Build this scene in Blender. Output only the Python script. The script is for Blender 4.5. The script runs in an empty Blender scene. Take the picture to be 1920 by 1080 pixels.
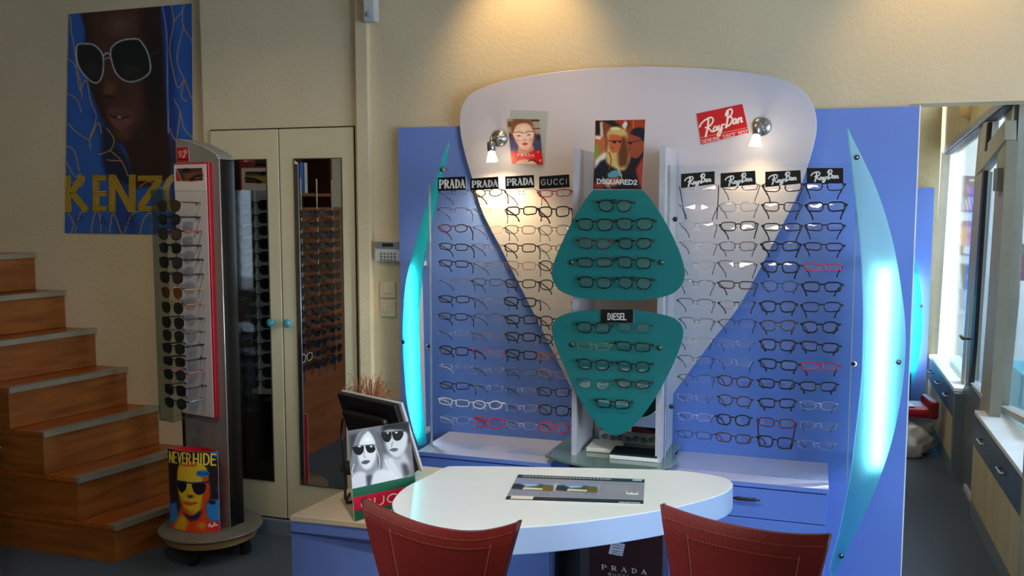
import bpy, math, random
import numpy as np
from mathutils import Vector, Matrix
random.seed(7)
rng = np.random.default_rng(5)
S = bpy.context.scene
COL = S.collection
R = math.radians
# ---------------------------------------------------------------- camera
F = 1720.0; YAW = R(18.3); PIT = R(-5.4); H = 1.62
cd = bpy.data.cameras.new('camera'); cam = bpy.data.objects.new('camera', cd); COL.objects.link(cam)
cam.location = (0, 0, H); cam.rotation_euler = (R(90)+PIT, 0, YAW)
cd.sensor_width = 36; cd.lens = F/1920*36; cd.clip_start = .05; S.camera = cam
# ---------------------------------------------------------------- exposure, world
S.view_settings.view_transform = 'Standard'; S.view_settings.look = 'None'
S.view_settings.gamma = 1; S.view_settings.use_curve_mapping = False
S.view_settings.exposure = 0.07
S.cycles.transparent_max_bounces = 40
S.cycles.max_bounces = 9
S.cycles.use_denoising = True
S.cycles.sample_clamp_indirect = 6
w = bpy.data.worlds.new('sky'); S.world = w; w.use_nodes = True
nt = w.node_tree; bg = nt.nodes['Background']
tc = nt.nodes.new('ShaderNodeTexCoord'); sep = nt.nodes.new('ShaderNodeSeparateXYZ'); rp = nt.nodes.new('ShaderNodeValToRGB')
nt.links.new(tc.outputs['Generated'], sep.inputs[0]); nt.links.new(sep.outputs['Z'], rp.inputs[0]); nt.links.new(rp.outputs[0], bg.inputs[0])
rp.color_ramp.elements[0].position = 0; rp.color_ramp.elements[0].color = (.80, .88, 1, 1)
rp.color_ramp.elements[1].position = .8; rp.color_ramp.elements[1].color = (.55, .72, 1, 1)
bg.inputs[1].default_value = 3.4

def area(name, loc, target, sx, sy, power, color, spread=180):
    l = bpy.data.lights.new(name, 'AREA'); l.shape = 'RECTANGLE'; l.size = sx; l.size_y = sy
    l.energy = power; l.color = color; l.spread = R(spread)
    o = bpy.data.objects.new(name, l); COL.objects.link(o); o.location = loc
    o.rotation_euler = (Vector(target)-Vector(loc)).to_track_quat('-Z', 'Y').to_euler()
    return o
def spot(name, loc, target, power, color, angle=60, blend=.6, size=.03):
    l = bpy.data.lights.new(name, 'SPOT'); l.energy = power; l.color = color; l.spot_size = R(angle); l.spot_blend = blend; l.shadow_soft_size = size
    o = bpy.data.objects.new(name, l); COL.objects.link(o); o.location = loc
    o.rotation_euler = (Vector(target)-Vector(loc)).to_track_quat('-Z', 'Y').to_euler()
    return o
# daylight through the shop window on the right of the room, in front of the display, and through the far shop front
area('daylight_near_window', (2.75, .9, 1.6), (-.5, 2.4, .7), 2.6, 1.7, 76, (.54, .74, 1))
area('daylight_far_shopfront', (1.75, 5.9, 3.1), (.5, 5.6, .4), 3.2, 1.0, 75, (.75, .86, 1))
# halogen downlights recessed in the ceiling, and two fill lamps added without fittings
WARM = (1, .66, .30)
DOWN = [(-.70, 3.1, -.70, 3.62, 1.0, 13), (-1.2, 3.42, -1.2, 3.8, 2.25, 14), (.42, 3.4, .42, 3.8, 2.2, 9), (-2.3, 2.0, -2.5, 3.4, 1.0, 22), (-.6, 1.5, -.65, 2.55, .74, 115), (-3.6, 1.2, -3.8, 2.9, .8, 9)]
for x, y, tx, ty, tz, p in DOWN:
    spot('halogen_and_fill_light', (x, y, 2.70), (tx, ty, tz), p, WARM if p < 16 else (1, .96, .9) if p == 115 else (1, .8, .56), 46 if p == 115 else 85, .8)
spot('halogen_and_fill_light', (.1, 5.4, 2.70), (.3, 5.8, .8), 26, (1, .8, .56), 120, .9)  # added spot that brightens the passage and its window frames
area('ceiling_fill_light', (-.6, -.6, 2.68), (-.8, -.4, 0), 1.2, .6, 15, (1, .88, .72))  # added soft fill for the room; no ceiling panel stands here
# ---------------------------------------------------------------- geometry of the survey: rays from the survey point cut with planes of the room
_c, _s = math.cos(YAW), math.sin(YAW); _cp, _sp = math.cos(PIT), math.sin(PIT)
MR = np.array([[_c, -_s, 0], [_s, _c, 0], [0, 0, 1]]) @ np.array([[1, 0, 0], [0, _cp, -_sp], [0, _sp, _cp]])
C0 = np.array([0, 0, H])
def ray(x, y): return MR @ np.array([(x-960)/F, 1, (540-y)/F])
def PZ(x, y, Z=0.): d = ray(x, y); return C0+d*(Z-H)/d[2]
def PY(x, y, Y): d = ray(x, y); return C0+d*Y/d[1]
def PX(x, y, X): d = ray(x, y); return C0+d*X/d[0]
def PP(x, y, p0, n): d = ray(x, y); n = np.array(n, float); return C0+d*((np.array(p0)-C0) @ n)/(d @ n)
def prj(p):
    q = (np.atleast_2d(p)-C0) @ MR
    return np.stack([960+F*q[:, 0]/q[:, 1], 540-F*q[:, 2]/q[:, 1]], 1)

# ---------------------------------------------------------------- materials
def lin(c): return tuple(((x/12.92) if x <= .04045 else ((x+.055)/1.055)**2.4) for x in [v/255 for v in c])
MATS = {}
def mat(name, rgb, rough=.5, metal=0, var=.06, scale=12, bump=0, bscale=60, spec=.5, emit=None, estr=0, coat=0, trans=0):
    """rgb 0-255 sRGB; a slow noise varies the colour a little, a fine one the surface"""
    if name in MATS: return MATS[name]
    m = bpy.data.materials.new(name); m.use_nodes = True; MATS[name] = m
    n = m.node_tree.nodes; L = m.node_tree.links; b = n['Principled BSDF']
    c = lin(rgb)
    tcn = n.new('ShaderNodeTexCoord')
    nz = n.new('ShaderNodeTexNoise'); nz.inputs['Scale'].default_value = scale; nz.inputs['Detail'].default_value = 4
    r = n.new('ShaderNodeValToRGB'); L.new(tcn.outputs['Object'], nz.inputs['Vector']); L.new(nz.outputs['Fac'], r.inputs[0])
    r.color_ramp.elements[0].position = .3; r.color_ramp.elements[1].position = .7
    r.color_ramp.elements[0].color = tuple(x*(1-var) for x in c)+(1,); r.color_ramp.elements[1].color = tuple(min(1, x*(1+var)) for x in c)+(1,)
    L.new(r.outputs[0], b.inputs['Base Color'])
    b.inputs['Roughness'].default_value = rough; b.inputs['Metallic'].default_value = metal
    b.inputs['Specular IOR Level'].default_value = spec; b.inputs['Coat Weight'].default_value = coat
    if emit: b.inputs['Emission Color'].default_value = lin(emit)+(1,); b.inputs['Emission Strength'].default_value = estr
    if bump:
        nb = n.new('ShaderNodeTexNoise'); nb.inputs['Scale'].default_value = bscale; nb.inputs['Detail'].default_value = 6
        bp = n.new('ShaderNodeBump'); bp.inputs['Strength'].default_value = bump; bp.inputs['Distance'].default_value = .01
        L.new(tcn.outputs['Object'], nb.inputs['Vector']); L.new(nb.outputs['Fac'], bp.inputs['Height']); L.new(bp.outputs[0], b.inputs['Normal'])
    return m
def wood(name, a, bcol, rough=.4, axis=(1, 8, 1), scale=3):
    if name in MATS: return MATS[name]
    m = mat(name, a, rough); n = m.node_tree.nodes; L = m.node_tree.links; b = n['Principled BSDF']
    tcn = n.new('ShaderNodeTexCoord'); mp = n.new('ShaderNodeMapping'); mp.inputs['Scale'].default_value = axis
    nz = n.new('ShaderNodeTexNoise'); nz.inputs['Scale'].default_value = scale; nz.inputs['Detail'].default_value = 8; nz.inputs['Distortion'].default_value = .6
    r = n.new('ShaderNodeValToRGB'); r.color_ramp.elements[0].position = .3; r.color_ramp.elements[1].position = .72
    r.color_ramp.elements[0].color = lin(a)+(1,); r.color_ramp.elements[1].color = lin(bcol)+(1,)
    L.new(tcn.outputs['Object'], mp.inputs[0]); L.new(mp.outputs[0], nz.inputs['Vector']); L.new(nz.outputs['Fac'], r.inputs[0]); L.new(r.outputs[0], b.inputs['Base Color'])
    return m
def clear(name, tint=(240, 248, 250), refl=.06, rough=.02, body=0, bodyc=(200, 220, 220), graz=.7):
    """thin clear sheet: straight-through light with a tint and a mirror reflection that grows at grazing angles"""
    if name in MATS: return MATS[name]
    m = bpy.data.materials.new(name); m.use_nodes = True; MATS[name] = m
    n = m.node_tree.nodes; L = m.node_tree.links; n.remove(n['Principled BSDF']); out = n['Material Output']
    t = n.new('ShaderNodeBsdfTransparent'); g = n.new('ShaderNodeBsdfGlossy'); mx = n.new('ShaderNodeMixShader'); lw = n.new('ShaderNodeLayerWeight'); pw = n.new('ShaderNodeMath'); pw.operation = 'POWER'; pw.inputs[1].default_value = 4; fr = n.new('ShaderNodeMath'); fr.operation = 'MULTIPLY_ADD'
    nz = n.new('ShaderNodeTexNoise'); nz.inputs['Scale'].default_value = 8
    rr = n.new('ShaderNodeMapRange'); rr.inputs['To Min'].default_value = rough; rr.inputs['To Max'].default_value = rough*1.6
    L.new(nz.outputs['Fac'], rr.inputs[0]); L.new(rr.outputs[0], g.inputs['Roughness'])
    t.inputs[0].default_value = lin(tint)+(1,); g.inputs[0].default_value = (1, 1, 1, 1)
    L.new(lw.outputs['Facing'], pw.inputs[0]); L.new(pw.outputs[0], fr.inputs[0]); fr.inputs[1].default_value = graz; fr.inputs[2].default_value = refl
    L.new(fr.outputs[0], mx.inputs[0]); L.new(g.outputs[0], mx.inputs[2])
    if body:
        d = n.new('ShaderNodeBsdfDiffuse'); d.inputs[0].default_value = lin(bodyc)+(1,)
        m2 = n.new('ShaderNodeMixShader'); m2.inputs[0].default_value = body
        L.new(t.outputs[0], m2.inputs[1]); L.new(d.outputs[0], m2.inputs[2]); L.new(m2.outputs[0], mx.inputs[1])
    else: L.new(t.outputs[0], mx.inputs[1])
    L.new(mx.outputs[0], out.inputs[0])
    return m
def mirror_mat():
    m = bpy.data.materials.new('mirror_silver'); m.use_nodes = True
    n = m.node_tree.nodes; L = m.node_tree.links; n.remove(n['Principled BSDF'])
    g = n.new('ShaderNodeBsdfGlossy'); g.inputs['Roughness'].default_value = .004
    nz = n.new('ShaderNodeTexNoise'); nz.inputs['Scale'].default_value = 3
    r = n.new('ShaderNodeValToRGB'); r.color_ramp.elements[0].color = (.66, .67, .66, 1); r.color_ramp.elements[1].color = (.72, .73, .72, 1)
    L.new(nz.outputs['Fac'], r.inputs[0]); L.new(r.outputs[0], g.inputs[0]); L.new(g.outputs[0], n['Material Output'].inputs[0])
    return m
def translucent_mat(name, rgb, tr, mixf=.5):
    m = bpy.data.materials.new(name); m.use_nodes = True
    n = m.node_tree.nodes; L = m.node_tree.links; n.remove(n['Principled BSDF'])
    d = n.new('ShaderNodeBsdfDiffuse'); t = n.new('ShaderNodeBsdfTranslucent'); mx = n.new('ShaderNodeMixShader'); g = n.new('ShaderNodeBsdfGlossy'); m2 = n.new('ShaderNodeMixShader')
    nz = n.new('ShaderNodeTexNoise'); nz.inputs['Scale'].default_value = 30; r = n.new('ShaderNodeValToRGB')
    c = lin(rgb); r.color_ramp.elements[0].color = tuple(x*.97 for x in c)+(1,); r.color_ramp.elements[1].color = c+(1,)
    L.new(nz.outputs['Fac'], r.inputs[0]); L.new(r.outputs[0], d.inputs[0]); t.inputs[0].default_value = lin(tr)+(1,)
    g.inputs['Roughness'].default_value = .25; mx.inputs[0].default_value = mixf; m2.inputs[0].default_value = .04
    L.new(d.outputs[0], mx.inputs[1]); L.new(t.outputs[0], mx.inputs[2]); L.new(mx.outputs[0], m2.inputs[1]); L.new(g.outputs[0], m2.inputs[2]); L.new(m2.outputs[0], n['Material Output'].inputs[0])
    return m

# ---------------------------------------------------------------- mesh builder
class MB:
    def __init__(s): s.v = []; s.f = []; s.m = []; s.cur = 0
    def add(s, vs, fs):
        b = len(s.v); s.v += [tuple(map(float, p)) for p in vs]
        s.f += [tuple(b+i for i in f) for f in fs]; s.m += [s.cur]*len(fs); return s
    def box(s, x0, x1, y0, y1, z0, z1):
        return s.add([(x0, y0, z0), (x1, y0, z0), (x1, y1, z0), (x0, y1, z0), (x0, y0, z1), (x1, y0, z1), (x1, y1, z1), (x0, y1, z1)],
                     [(3, 2, 1, 0), (4, 5, 6, 7), (0, 1, 5, 4), (1, 2, 6, 5), (2, 3, 7, 6), (3, 0, 4, 7)])
    def obox(s, M, x0, x1, y0, y1, z0, z1):
        t = MB().box(x0, x1, y0, y1, z0, z1); return s.add([M @ Vector(p) for p in t.v], t.f)
    def prism(s, pts, d):
        """closed outline pushed along d"""
        n = len(pts); pts = [np.array(p, float) for p in pts]; d = np.array(d, float)
        nrm = sum((np.cross(pts[i], pts[(i+1) % n]) for i in range(n)), np.zeros(3))
        if nrm @ d > 0: pts = pts[::-1]
        return s.add(pts+[p+d for p in pts], [tuple(range(n)), tuple(range(2*n-1, n-1, -1))]+[(i, n+i, n+(i+1) % n, (i+1) % n) for i in range(n)])
    def tube(s, pts, r, k=6, closed=False, flat=1.0):
        pts = [Vector(p) for p in pts]; n = len(pts); rs = r if isinstance(r, (list, tuple)) else [r]*n
        vs = []; up = None
        for i, p in enumerate(pts):
            a = pts[(i-1) % n] if (closed or i > 0) else p; b = pts[(i+1) % n] if (closed or i < n-1) else p
            t = (b-a).normalized()
            if up is None: up = Vector((0, 1, 0)) if abs(t.y) < .9 else Vector((1, 0, 0))
            u = (up-t*up.dot(t)).normalized(); v = t.cross(u); up = u
            for j in range(k):
                an = 2*math.pi*(j+.5)/k; vs.append(p+(u*math.cos(an)*flat+v*math.sin(an))*rs[i])
        fs = []
        for i in range(n if closed else n-1):
            for j in range(k):
                a, b = i*k+j, i*k+(j+1) % k; c, d = ((i+1) % n)*k+(j+1) % k, ((i+1) % n)*k+j
                fs.append((a, b, c, d))
        if not closed: fs += [tuple(range(k-1, -1, -1)), tuple((n-1)*k+j for j in range(k))]
        return s.add(vs, fs)
    def lathe(s, c, prof, k=20, M=None):
        """profile of (radius, height) turned about the z axis through c"""
        vs = []; n = len(prof)
        for r_, z in prof:
            for j in range(k):
                a = 2*math.pi*j/k; p = Vector((r_*math.cos(a), r_*math.sin(a), z))
                vs.append((M @ p if M else p)+Vector(c))
        fs = [(i*k+j, i*k+(j+1) % k, (i+1)*k+(j+1) % k, (i+1)*k+j) for i in range(n-1) for j in range(k)]
        fs += [tuple(range(k-1, -1, -1)), tuple((n-1)*k+j for j in range(k))]
        return s.add(vs, fs)
    def build(s, name, mats, parent=None, smooth=False, bevel=0, seg=2):
        me = bpy.data.meshes.new(name); me.from_pydata(s.v, [], s.f)
        if not isinstance(mats, (list, tuple)): mats = [mats]
        for m in mats: me.materials.append(m)
        if len(mats) > 1: me.polygons.foreach_set('material_index', s.m)
        if smooth: me.polygons.foreach_set('use_smooth', [True]*len(me.polygons))
        me.validate(); me.update()
        o = bpy.data.objects.new(name, me); COL.objects.link(o)
        if parent: o.parent = parent
        if bevel:
            b = o.modifiers.new('bevel', 'BEVEL'); b.width = bevel; b.segments = seg; b.limit_method = 'ANGLE'; b.angle_limit = R(40)
        return o
def sm(pts, n=6, closed=True):
    """Catmull-Rom through the points"""
    P = [np.array(p, float) for p in pts]; out = []; N = len(P)
    for i in range(N if closed else N-1):
        if closed: a, b, c, d = P[i-1], P[i], P[(i+1) % N], P[(i+2) % N]
        else: a, b, c, d = P[max(i-1, 0)], P[i], P[i+1], P[min(i+2, N-1)]
        for k in range(n):
            t = k/n; out.append(.5*((2*b)+(c-a)*t+(2*a-5*b+4*c-d)*t*t+(3*b-a-3*c+d)*t**3))
    if not closed: out.append(P[-1])
    return out
def tag(o, label, cat, group=None):
    o['label'] = label; o['category'] = cat
    if group: o['group'] = group
    return o
def thing(name, loc, label, cat, group=None):
    o = bpy.data.objects.new(name, None); COL.objects.link(o); o.location = tuple(map(float, loc)); o.empty_display_size = .05
    return tag(o, label, cat, group)
def struct(o): o['kind'] = 'structure'; return o
def rel(mb, t):
    l = np.array(t.location); mb.v = [tuple(np.array(p)-l) for p in mb.v]; return mb
ORD = ['', 'first', 'second', 'third', 'fourth', 'fifth', 'sixth', 'seventh', 'eighth', 'ninth', 'tenth', 'eleventh', 'twelfth', 'thirteenth', 'fourteenth', 'fifteenth', 'sixteenth']

# ---------------------------------------------------------------- printed pictures: a canvas painted with shapes, carried by a fine grid of coloured vertices
class Canvas:
    def __init__(s, x0, y0, x1, y1, bg, q=2):
        s.x0, s.y0, s.q = x0, y0, q
        s.w = int((x1-x0)*q)+1; s.h = int((y1-y0)*q)+1
        s.a = np.empty((s.h, s.w, 3)); s.a[:] = bg
        s.Y, s.X = np.mgrid[0:s.h, 0:s.w]; s.X = s.X/q+x0; s.Y = s.Y/q+y0
    def mix(s, al, col):
        al = np.clip(al, 0, 1)[..., None]; s.a = s.a*(1-al)+np.array(col, float)*al; return s
    def _in(s, pts):
        P = np.array(pts, float); r = np.zeros(s.X.shape, bool); n = len(P)
        for i in range(n):
            x1, y1 = P[i]; x2, y2 = P[(i+1) % n]
            if y1 == y2: continue
            c = ((y1 > s.Y) != (y2 > s.Y)) & (s.X < (x2-x1)*(s.Y-y1)/(y2-y1)+x1); r ^= c
        return r.astype(float)
    def poly(s, pts, col, soft=0, smooth=False, al=1):
        if smooth: pts = [tuple(p) for p in sm(pts, 5)]
        m = s._in(pts)
        k = int(soft*s.q)
        for _ in range(2 if k else 0):
            for ax in (0, 1):
                cs = np.cumsum(np.concatenate([np.repeat(m.take([0], ax), k+1, ax), m, np.repeat(m.take([-1], ax), k, ax)], ax), ax)
                a = cs.take(range(2*k+1, cs.shape[ax]), ax); b = cs.take(range(0, cs.shape[ax]-2*k-1), ax); m = (a-b)/(2*k+1)
        return s.mix(m*al, col)
    def ell(s, cx, cy, rx, ry, col, soft=.15, ang=0, al=1):
        c, n = math.cos(R(ang)), math.sin(R(ang)); dx = s.X-cx; dy = s.Y-cy
        r = np.hypot((dx*c+dy*n)/rx, (-dx*n+dy*c)/ry); return s.mix((1-r)/soft*al if soft > .01 else (r < 1)*al, col) if al == 1 else s.mix(np.clip((1-r)/soft, 0, 1)*al, col)
    def line(s, pts, w, col, al=1, smooth=False, closed=False):
        if smooth: pts = [tuple(p) for p in sm(pts, 5, closed)]
        pts = list(pts)+([pts[0]] if closed else [])
        d = np.full(s.X.shape, 1e9)
        for (x1, y1), (x2, y2) in zip(pts[:-1], pts[1:]):
            L2 = (x2-x1)**2+(y2-y1)**2+1e-9; t = np.clip(((s.X-x1)*(x2-x1)+(s.Y-y1)*(y2-y1))/L2, 0, 1)
            d = np.minimum(d, np.hypot(s.X-x1-t*(x2-x1), s.Y-y1-t*(y2-y1)))
        return s.mix(np.clip((w/2-d)*s.q*.8+.5, 0, 1)*al, col)
    def noise(s, amt):
        s.a = np.clip(s.a+rng.normal(0, amt, s.a.shape[:2])[..., None], 0, 255); return s
    def sample(s, xy):
        X = np.clip((xy[:, 0]-s.x0)*s.q, 0, s.w-1.001); Y = np.clip((xy[:, 1]-s.y0)*s.q, 0, s.h-1.001)
        i, j = X.astype(int), Y.astype(int); fx, fy = (X-i)[:, None], (Y-j)[:, None]
        return (s.a[j, i]*(1-fx)+s.a[j, i+1]*fx)*(1-fy)+(s.a[j+1, i]*(1-fx)+s.a[j+1, i+1]*fx)*fy
def print_mat(name='printed_paper', gain=1.0, rough=.35):
    key = name+str(gain)
    if key in MATS: return MATS[key]
    m = bpy.data.materials.new(name); m.use_nodes = True; MATS[key] = m
    n = m.node_tree.nodes; L = m.node_tree.links; b = n['Principled BSDF']; at = n.new('ShaderNodeVertexColor'); at.layer_name = 'print'
    mx = n.new('ShaderNodeVectorMath'); mx.operation = 'SCALE'; mx.inputs['Scale'].default_value = gain
    L.new(at.outputs[0], mx.inputs[0]); L.new(mx.outputs[0], b.inputs['Base Color']); b.inputs['Roughness'].default_value = rough
    return m
PAPER = None
def picture(name, mapf, nu, nv, cv, parent=None, gain=1.0, back=(225, 222, 215), thick=.002, rough=.35, src=None):
    """grid of nu x nv cells; mapf(u, v) gives points, v down the sheet; a backing sheet behind"""
    u, v = np.meshgrid(np.linspace(0, 1, nu+1), np.linspace(0, 1, nv+1)); u = u.ravel(); v = v.ravel()
    P = mapf(u, v); col = (cv.sample(prj(P)) if src is None else src(u, v))/255
    lc = np.where(col <= .04045, col/12.92, ((col+.055)/1.055)**2.4)
    idx = np.arange((nu+1)*(nv+1)).reshape(nv+1, nu+1)
    f = np.stack([idx[:-1, :-1], idx[1:, :-1], idx[1:, 1:], idx[:-1, 1:]], -1).reshape(-1, 4)
    A = P[0]; nrm = np.cross(P[nu]-A, P[nv*(nu+1)]-A); nrm /= np.linalg.norm(nrm)   # away from the viewer
    n0 = len(P); rim = np.concatenate([idx[0, :-1], idx[:-1, -1], idx[-1, :0:-1], idx[:0:-1, 0]])
    Pb = P+nrm*thick
    fb = f[:, ::-1]+n0
    rf = [(rim[i], rim[(i+1) % len(rim)], rim[(i+1) % len(rim)]+n0, rim[i]+n0) for i in range(len(rim))]
    t0 = None
    if parent is not None:
        loc = np.array(parent.location); P = P-loc; Pb = Pb-loc
    me = bpy.data.meshes.new(name); me.from_pydata(np.concatenate([P, Pb]).tolist(), [], f.tolist()+fb.tolist()+[tuple(map(int, x)) for x in rf])
    at = me.color_attributes.new('print', 'FLOAT_COLOR', 'POINT')
    cc = np.ones((2*n0, 4), np.float32); cc[:n0, :3] = lc; cc[n0:, :3] = lin(back); at.data.foreach_set('color', cc.ravel())
    me.materials.append(print_mat(gain=gain, rough=rough)); me.materials.append(mat('paper_back', back, .7))
    mi = np.zeros(len(me.polygons), np.int32); mi[len(f):] = 1; me.polygons.foreach_set('material_index', mi)
    me.update(); o = bpy.data.objects.new(name, me); COL.objects.link(o)
    if parent is not None: o.parent = parent
    return o
def quad(TL, TR, BR, BL):
    TL, TR, BR, BL = [np.array(p, float) for p in (TL, TR, BR, BL)]
    def f(u, v): u = u[:, None]; v = v[:, None]; return (TL*(1-u)+TR*u)*(1-v)+(BL*(1-u)+BR*u)*v
    return f
# stroke letters on a unit box, y down
def _arc(cx, cy, rx, ry, a0, a1, n=8): return [(cx+rx*math.cos(R(a0+(a1-a0)*i/n)), cy+ry*math.sin(R(a0+(a1-a0)*i/n))) for i in range(n+1)]
G = {'P': [[(0, 1), (0, 0)], [(0, 0), (.4, 0)]+_arc(.4, .27, .4, .27, -90, 90)+[(0, .54)]],
 'R': [[(0, 1), (0, 0)], [(0, 0), (.4, 0)]+_arc(.4, .25, .38, .25, -90, 90)+[(0, .5)], [(.4, .5), (.85, 1)]],
 'A': [[(0, 1), (.42, 0)], [(.42, 0), (.86, 1)], [(.16, .64), (.7, .64)]],
 'D': [[(0, 1), (0, 0)], [(0, 0), (.3, 0)]+_arc(.3, .5, .5, .5, -90, 90)+[(0, 1)]],
 'G': [_arc(.45, .5, .45, .5, -45, -315, 14), [(.8, .85), (.8, .55), (.5, .55)]],
 'U': [[(0, 0), (0, .65)]+_arc(.38, .65, .38, .35, 180, 0)+[(.76, 0)]],
 'C': [_arc(.45, .5, .45, .5, -45, -315, 14)], 'I': [[(.1, 0), (.1, 1)]],
 'E': [[(.65, 0), (0, 0), (0, 1), (.65, 1)], [(0, .48), (.55, .48)]],
 'S': [_arc(.35, .25, .33, .25, -30, -270, 8)+_arc(.35, .75, .33, .25, -90, 150, 8)],
 'L': [[(0, 0), (0, 1), (.6, 1)]], 'Q': [_arc(.45, .5, .45, .5, 0, 360, 14), [(.55, .7), (.9, 1.05)]],
 '2': [_arc(.35, .28, .33, .28, 180, 380, 8)+[(0, 1), (.7, 1)]], 'N': [[(0, 1), (0, 0), (.7, 1), (.7, 0)]],
 'V': [[(0, 0), (.38, 1), (.76, 0)]], 'H': [[(0, 0), (0, 1)], [(.7, 0), (.7, 1)], [(0, .5), (.7, .5)]],
 '1': [[(.1, .2), (.35, 0), (.35, 1)]], '9': [_arc(.35, .3, .32, .3, 0, 360, 10), [(.67, .3), (.4, 1)]], '3': [_arc(.3, .25, .35, .25, -150, 90, 8), _arc(.3, .75, .35, .25, -90, 150, 8)],
 '7': [[(0, 0), (.65, 0), (.25, 1)]], 'Z': [[(0, 0), (.7, 0), (0, 1), (.7, 1)]], 'K': [[(0, 0), (0, 1)], [(.7, 0), (0, .55)], [(.15, .45), (.75, 1)]], 'O': [_arc(.45, .5, .45, .5, 0, 360, 16)]}
def letters(cv, s, x0, y0, x1, y1, h, w, col, gap=.25, serif=0, lw=.8, slant=0, thin=1):
    """word s with its cap line from (x0,y0) to (x1,y1), cap height h, stroke w"""
    wid = [(.2 if c in 'I' else .45 if c == ' ' else (max(p[0] for st in G[c] for p in st))) for c in s]
    tot = sum(wid)+gap*(len(s)-1); dx, dy = (x1-x0)/tot, (y1-y0)/tot; c = 0
    for ch, wd in zip(s, wid):
        if ch != ' ':
            for k, st in enumerate(G[ch]):
                ww = w*(thin if (k == 0 and ch == 'A') or (ch in 'DPR' and k == 1 and False) else 1)
                P = [(x0+dx*(c+px)-slant*h*(py-1)*.3, y0+dy*(c+px)+h*py) for px, py in st]
                cv.line(P, ww, col)
                if serif:
                    for ex, ey in ((P[0], st[0]), (P[-1], st[-1])):
                        if ey[1] in (0, 1) and len(st) == 2: cv.line([(ex[0]-serif, ex[1]-serif*dy/dx), (ex[0]+serif, ex[1]+serif*dy/dx)], w*.5, col)
        c += wd+gap
# the flowing script word with a capital R, a dot and a capital B, on a 100 x 60 box
SCRIPT = [[(0, 26), (4, 19), (14, 13), (26, 10), (33, 13), (34, 20), (29, 27), (20, 31), (15, 31)], [(22, 14), (21, 28), (18, 42), (15, 52)], [(20, 31), (26, 38), (31, 44), (36, 44)],
 [(44, 36), (39, 34), (35, 39), (36, 44), (41, 43), (45, 36), (44, 43), (48, 43)], [(49, 34), (49, 41), (53, 42), (57, 33)], [(57, 33), (56, 45), (51, 56), (45, 55), (50, 48), (58, 42)],
 [(62, 34), (63, 34)], [(72, 6), (71, 22), (69, 38), (67, 42)], [(66, 14), (70, 4), (80, 2), (83, 9), (79, 17), (72, 21)], [(72, 21), (80, 20), (83, 27), (79, 36), (71, 40), (67, 38)],
 [(93, 28), (88, 27), (85, 33), (87, 38), (91, 36), (94, 29), (93, 37), (97, 37)], [(99, 28), (98, 38)], [(98, 33), (103, 28), (107, 29), (105, 37), (109, 37)]]
def script(cv, x0, y0, x1, y1, sc, w, col):
    """word from x0,y0 (left, top line) to x1,y1"""
    dx, dy = (x1-x0)/109, (y1-y0)/109
    for i, st in enumerate(SCRIPT):
        cv.line([(x0+dx*a, y0+dy*a+b*sc) for a, b in st], w*(1.25 if i in (1, 7, 6) else 1), col, smooth=len(st) > 2)
# ================================================================ the room
PLASTER = mat('rough_plaster', (220, 204, 170), .85, bump=.3, bscale=55, var=.05, scale=2)
PAINT = mat('cream_paint', (214, 202, 166), .6, bump=.12, bscale=40, var=.03, scale=3)
CARPET = mat('grey_blue_carpet', (76, 84, 96), .95, var=.5, scale=200, bump=.4, bscale=420)
CEIL = mat('ceiling_white', (232, 228, 215), .9, bump=.1)
YB = 3.80; YL = 3.85
b = MB(); b.box(-5.1, 2.7, -3.1, 3.95, -.05, 0); b.box(-1.3, .96, 3.95, 7.3, -.05, 0); struct(b.build('floor', CARPET))
b = MB(); b.box(-5.1, 2.7, -3.1, 3.95, 2.75, 2.85); b.box(-1.3, .96, 3.95, 7.3, 2.75, 2.85); struct(b.build('ceiling', CEIL))
b = MB(); b.box(-2.83, .32, YB, 3.95, 0, 2.75); b.box(.32, .795, YB, 3.95, 1.985, 2.75)
struct(b.build('wall_back', PLASTER))
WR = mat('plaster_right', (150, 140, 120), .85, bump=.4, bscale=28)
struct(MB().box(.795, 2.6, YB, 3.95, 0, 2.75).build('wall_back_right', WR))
struct(MB().box(-5, -2.83, YL, 4.0, 0, 2.75).build('wall_stairs', PLASTER))
struct(MB().box(-5.1, -5, -3, 4, 0, 2.75).build('wall_left', PLASTER))
struct(MB().box(-5, 3, -3.1, -3, 0, 2.75).build('wall_rear', PLASTER))
b = MB(); b.box(2.6, 2.7, -3, -.5, 0, 2.75); b.box(2.6, 2.7, 2.4, 3.95, 0, 2.75); b.box(2.6, 2.7, -.5, 2.4, 0, .6); b.box(2.6, 2.7, -.5, 2.4, 2.4, 2.75)
struct(b.build('wall_right', PLASTER))
b = MB(); b.box(2.62, 2.68, -.5, -.44, .6, 2.4); b.box(2.62, 2.68, 2.34, 2.4, .6, 2.4); b.box(2.62, 2.68, .92, .98, .6, 2.4); b.box(2.62, 2.68, -.5, 2.4, .6, .66); b.box(2.62, 2.68, -.5, 2.4, 2.34, 2.4)
struct(b.build('window_3', mat('window_frame_grey', (130, 134, 136), .4, metal=.3)))
# small pilaster at the right of the cupboard, and its frame
struct(MB().box(-1.985, -1.93, YB-.035, YB, 0, 2.75).build('trim_1', PLASTER))
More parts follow.
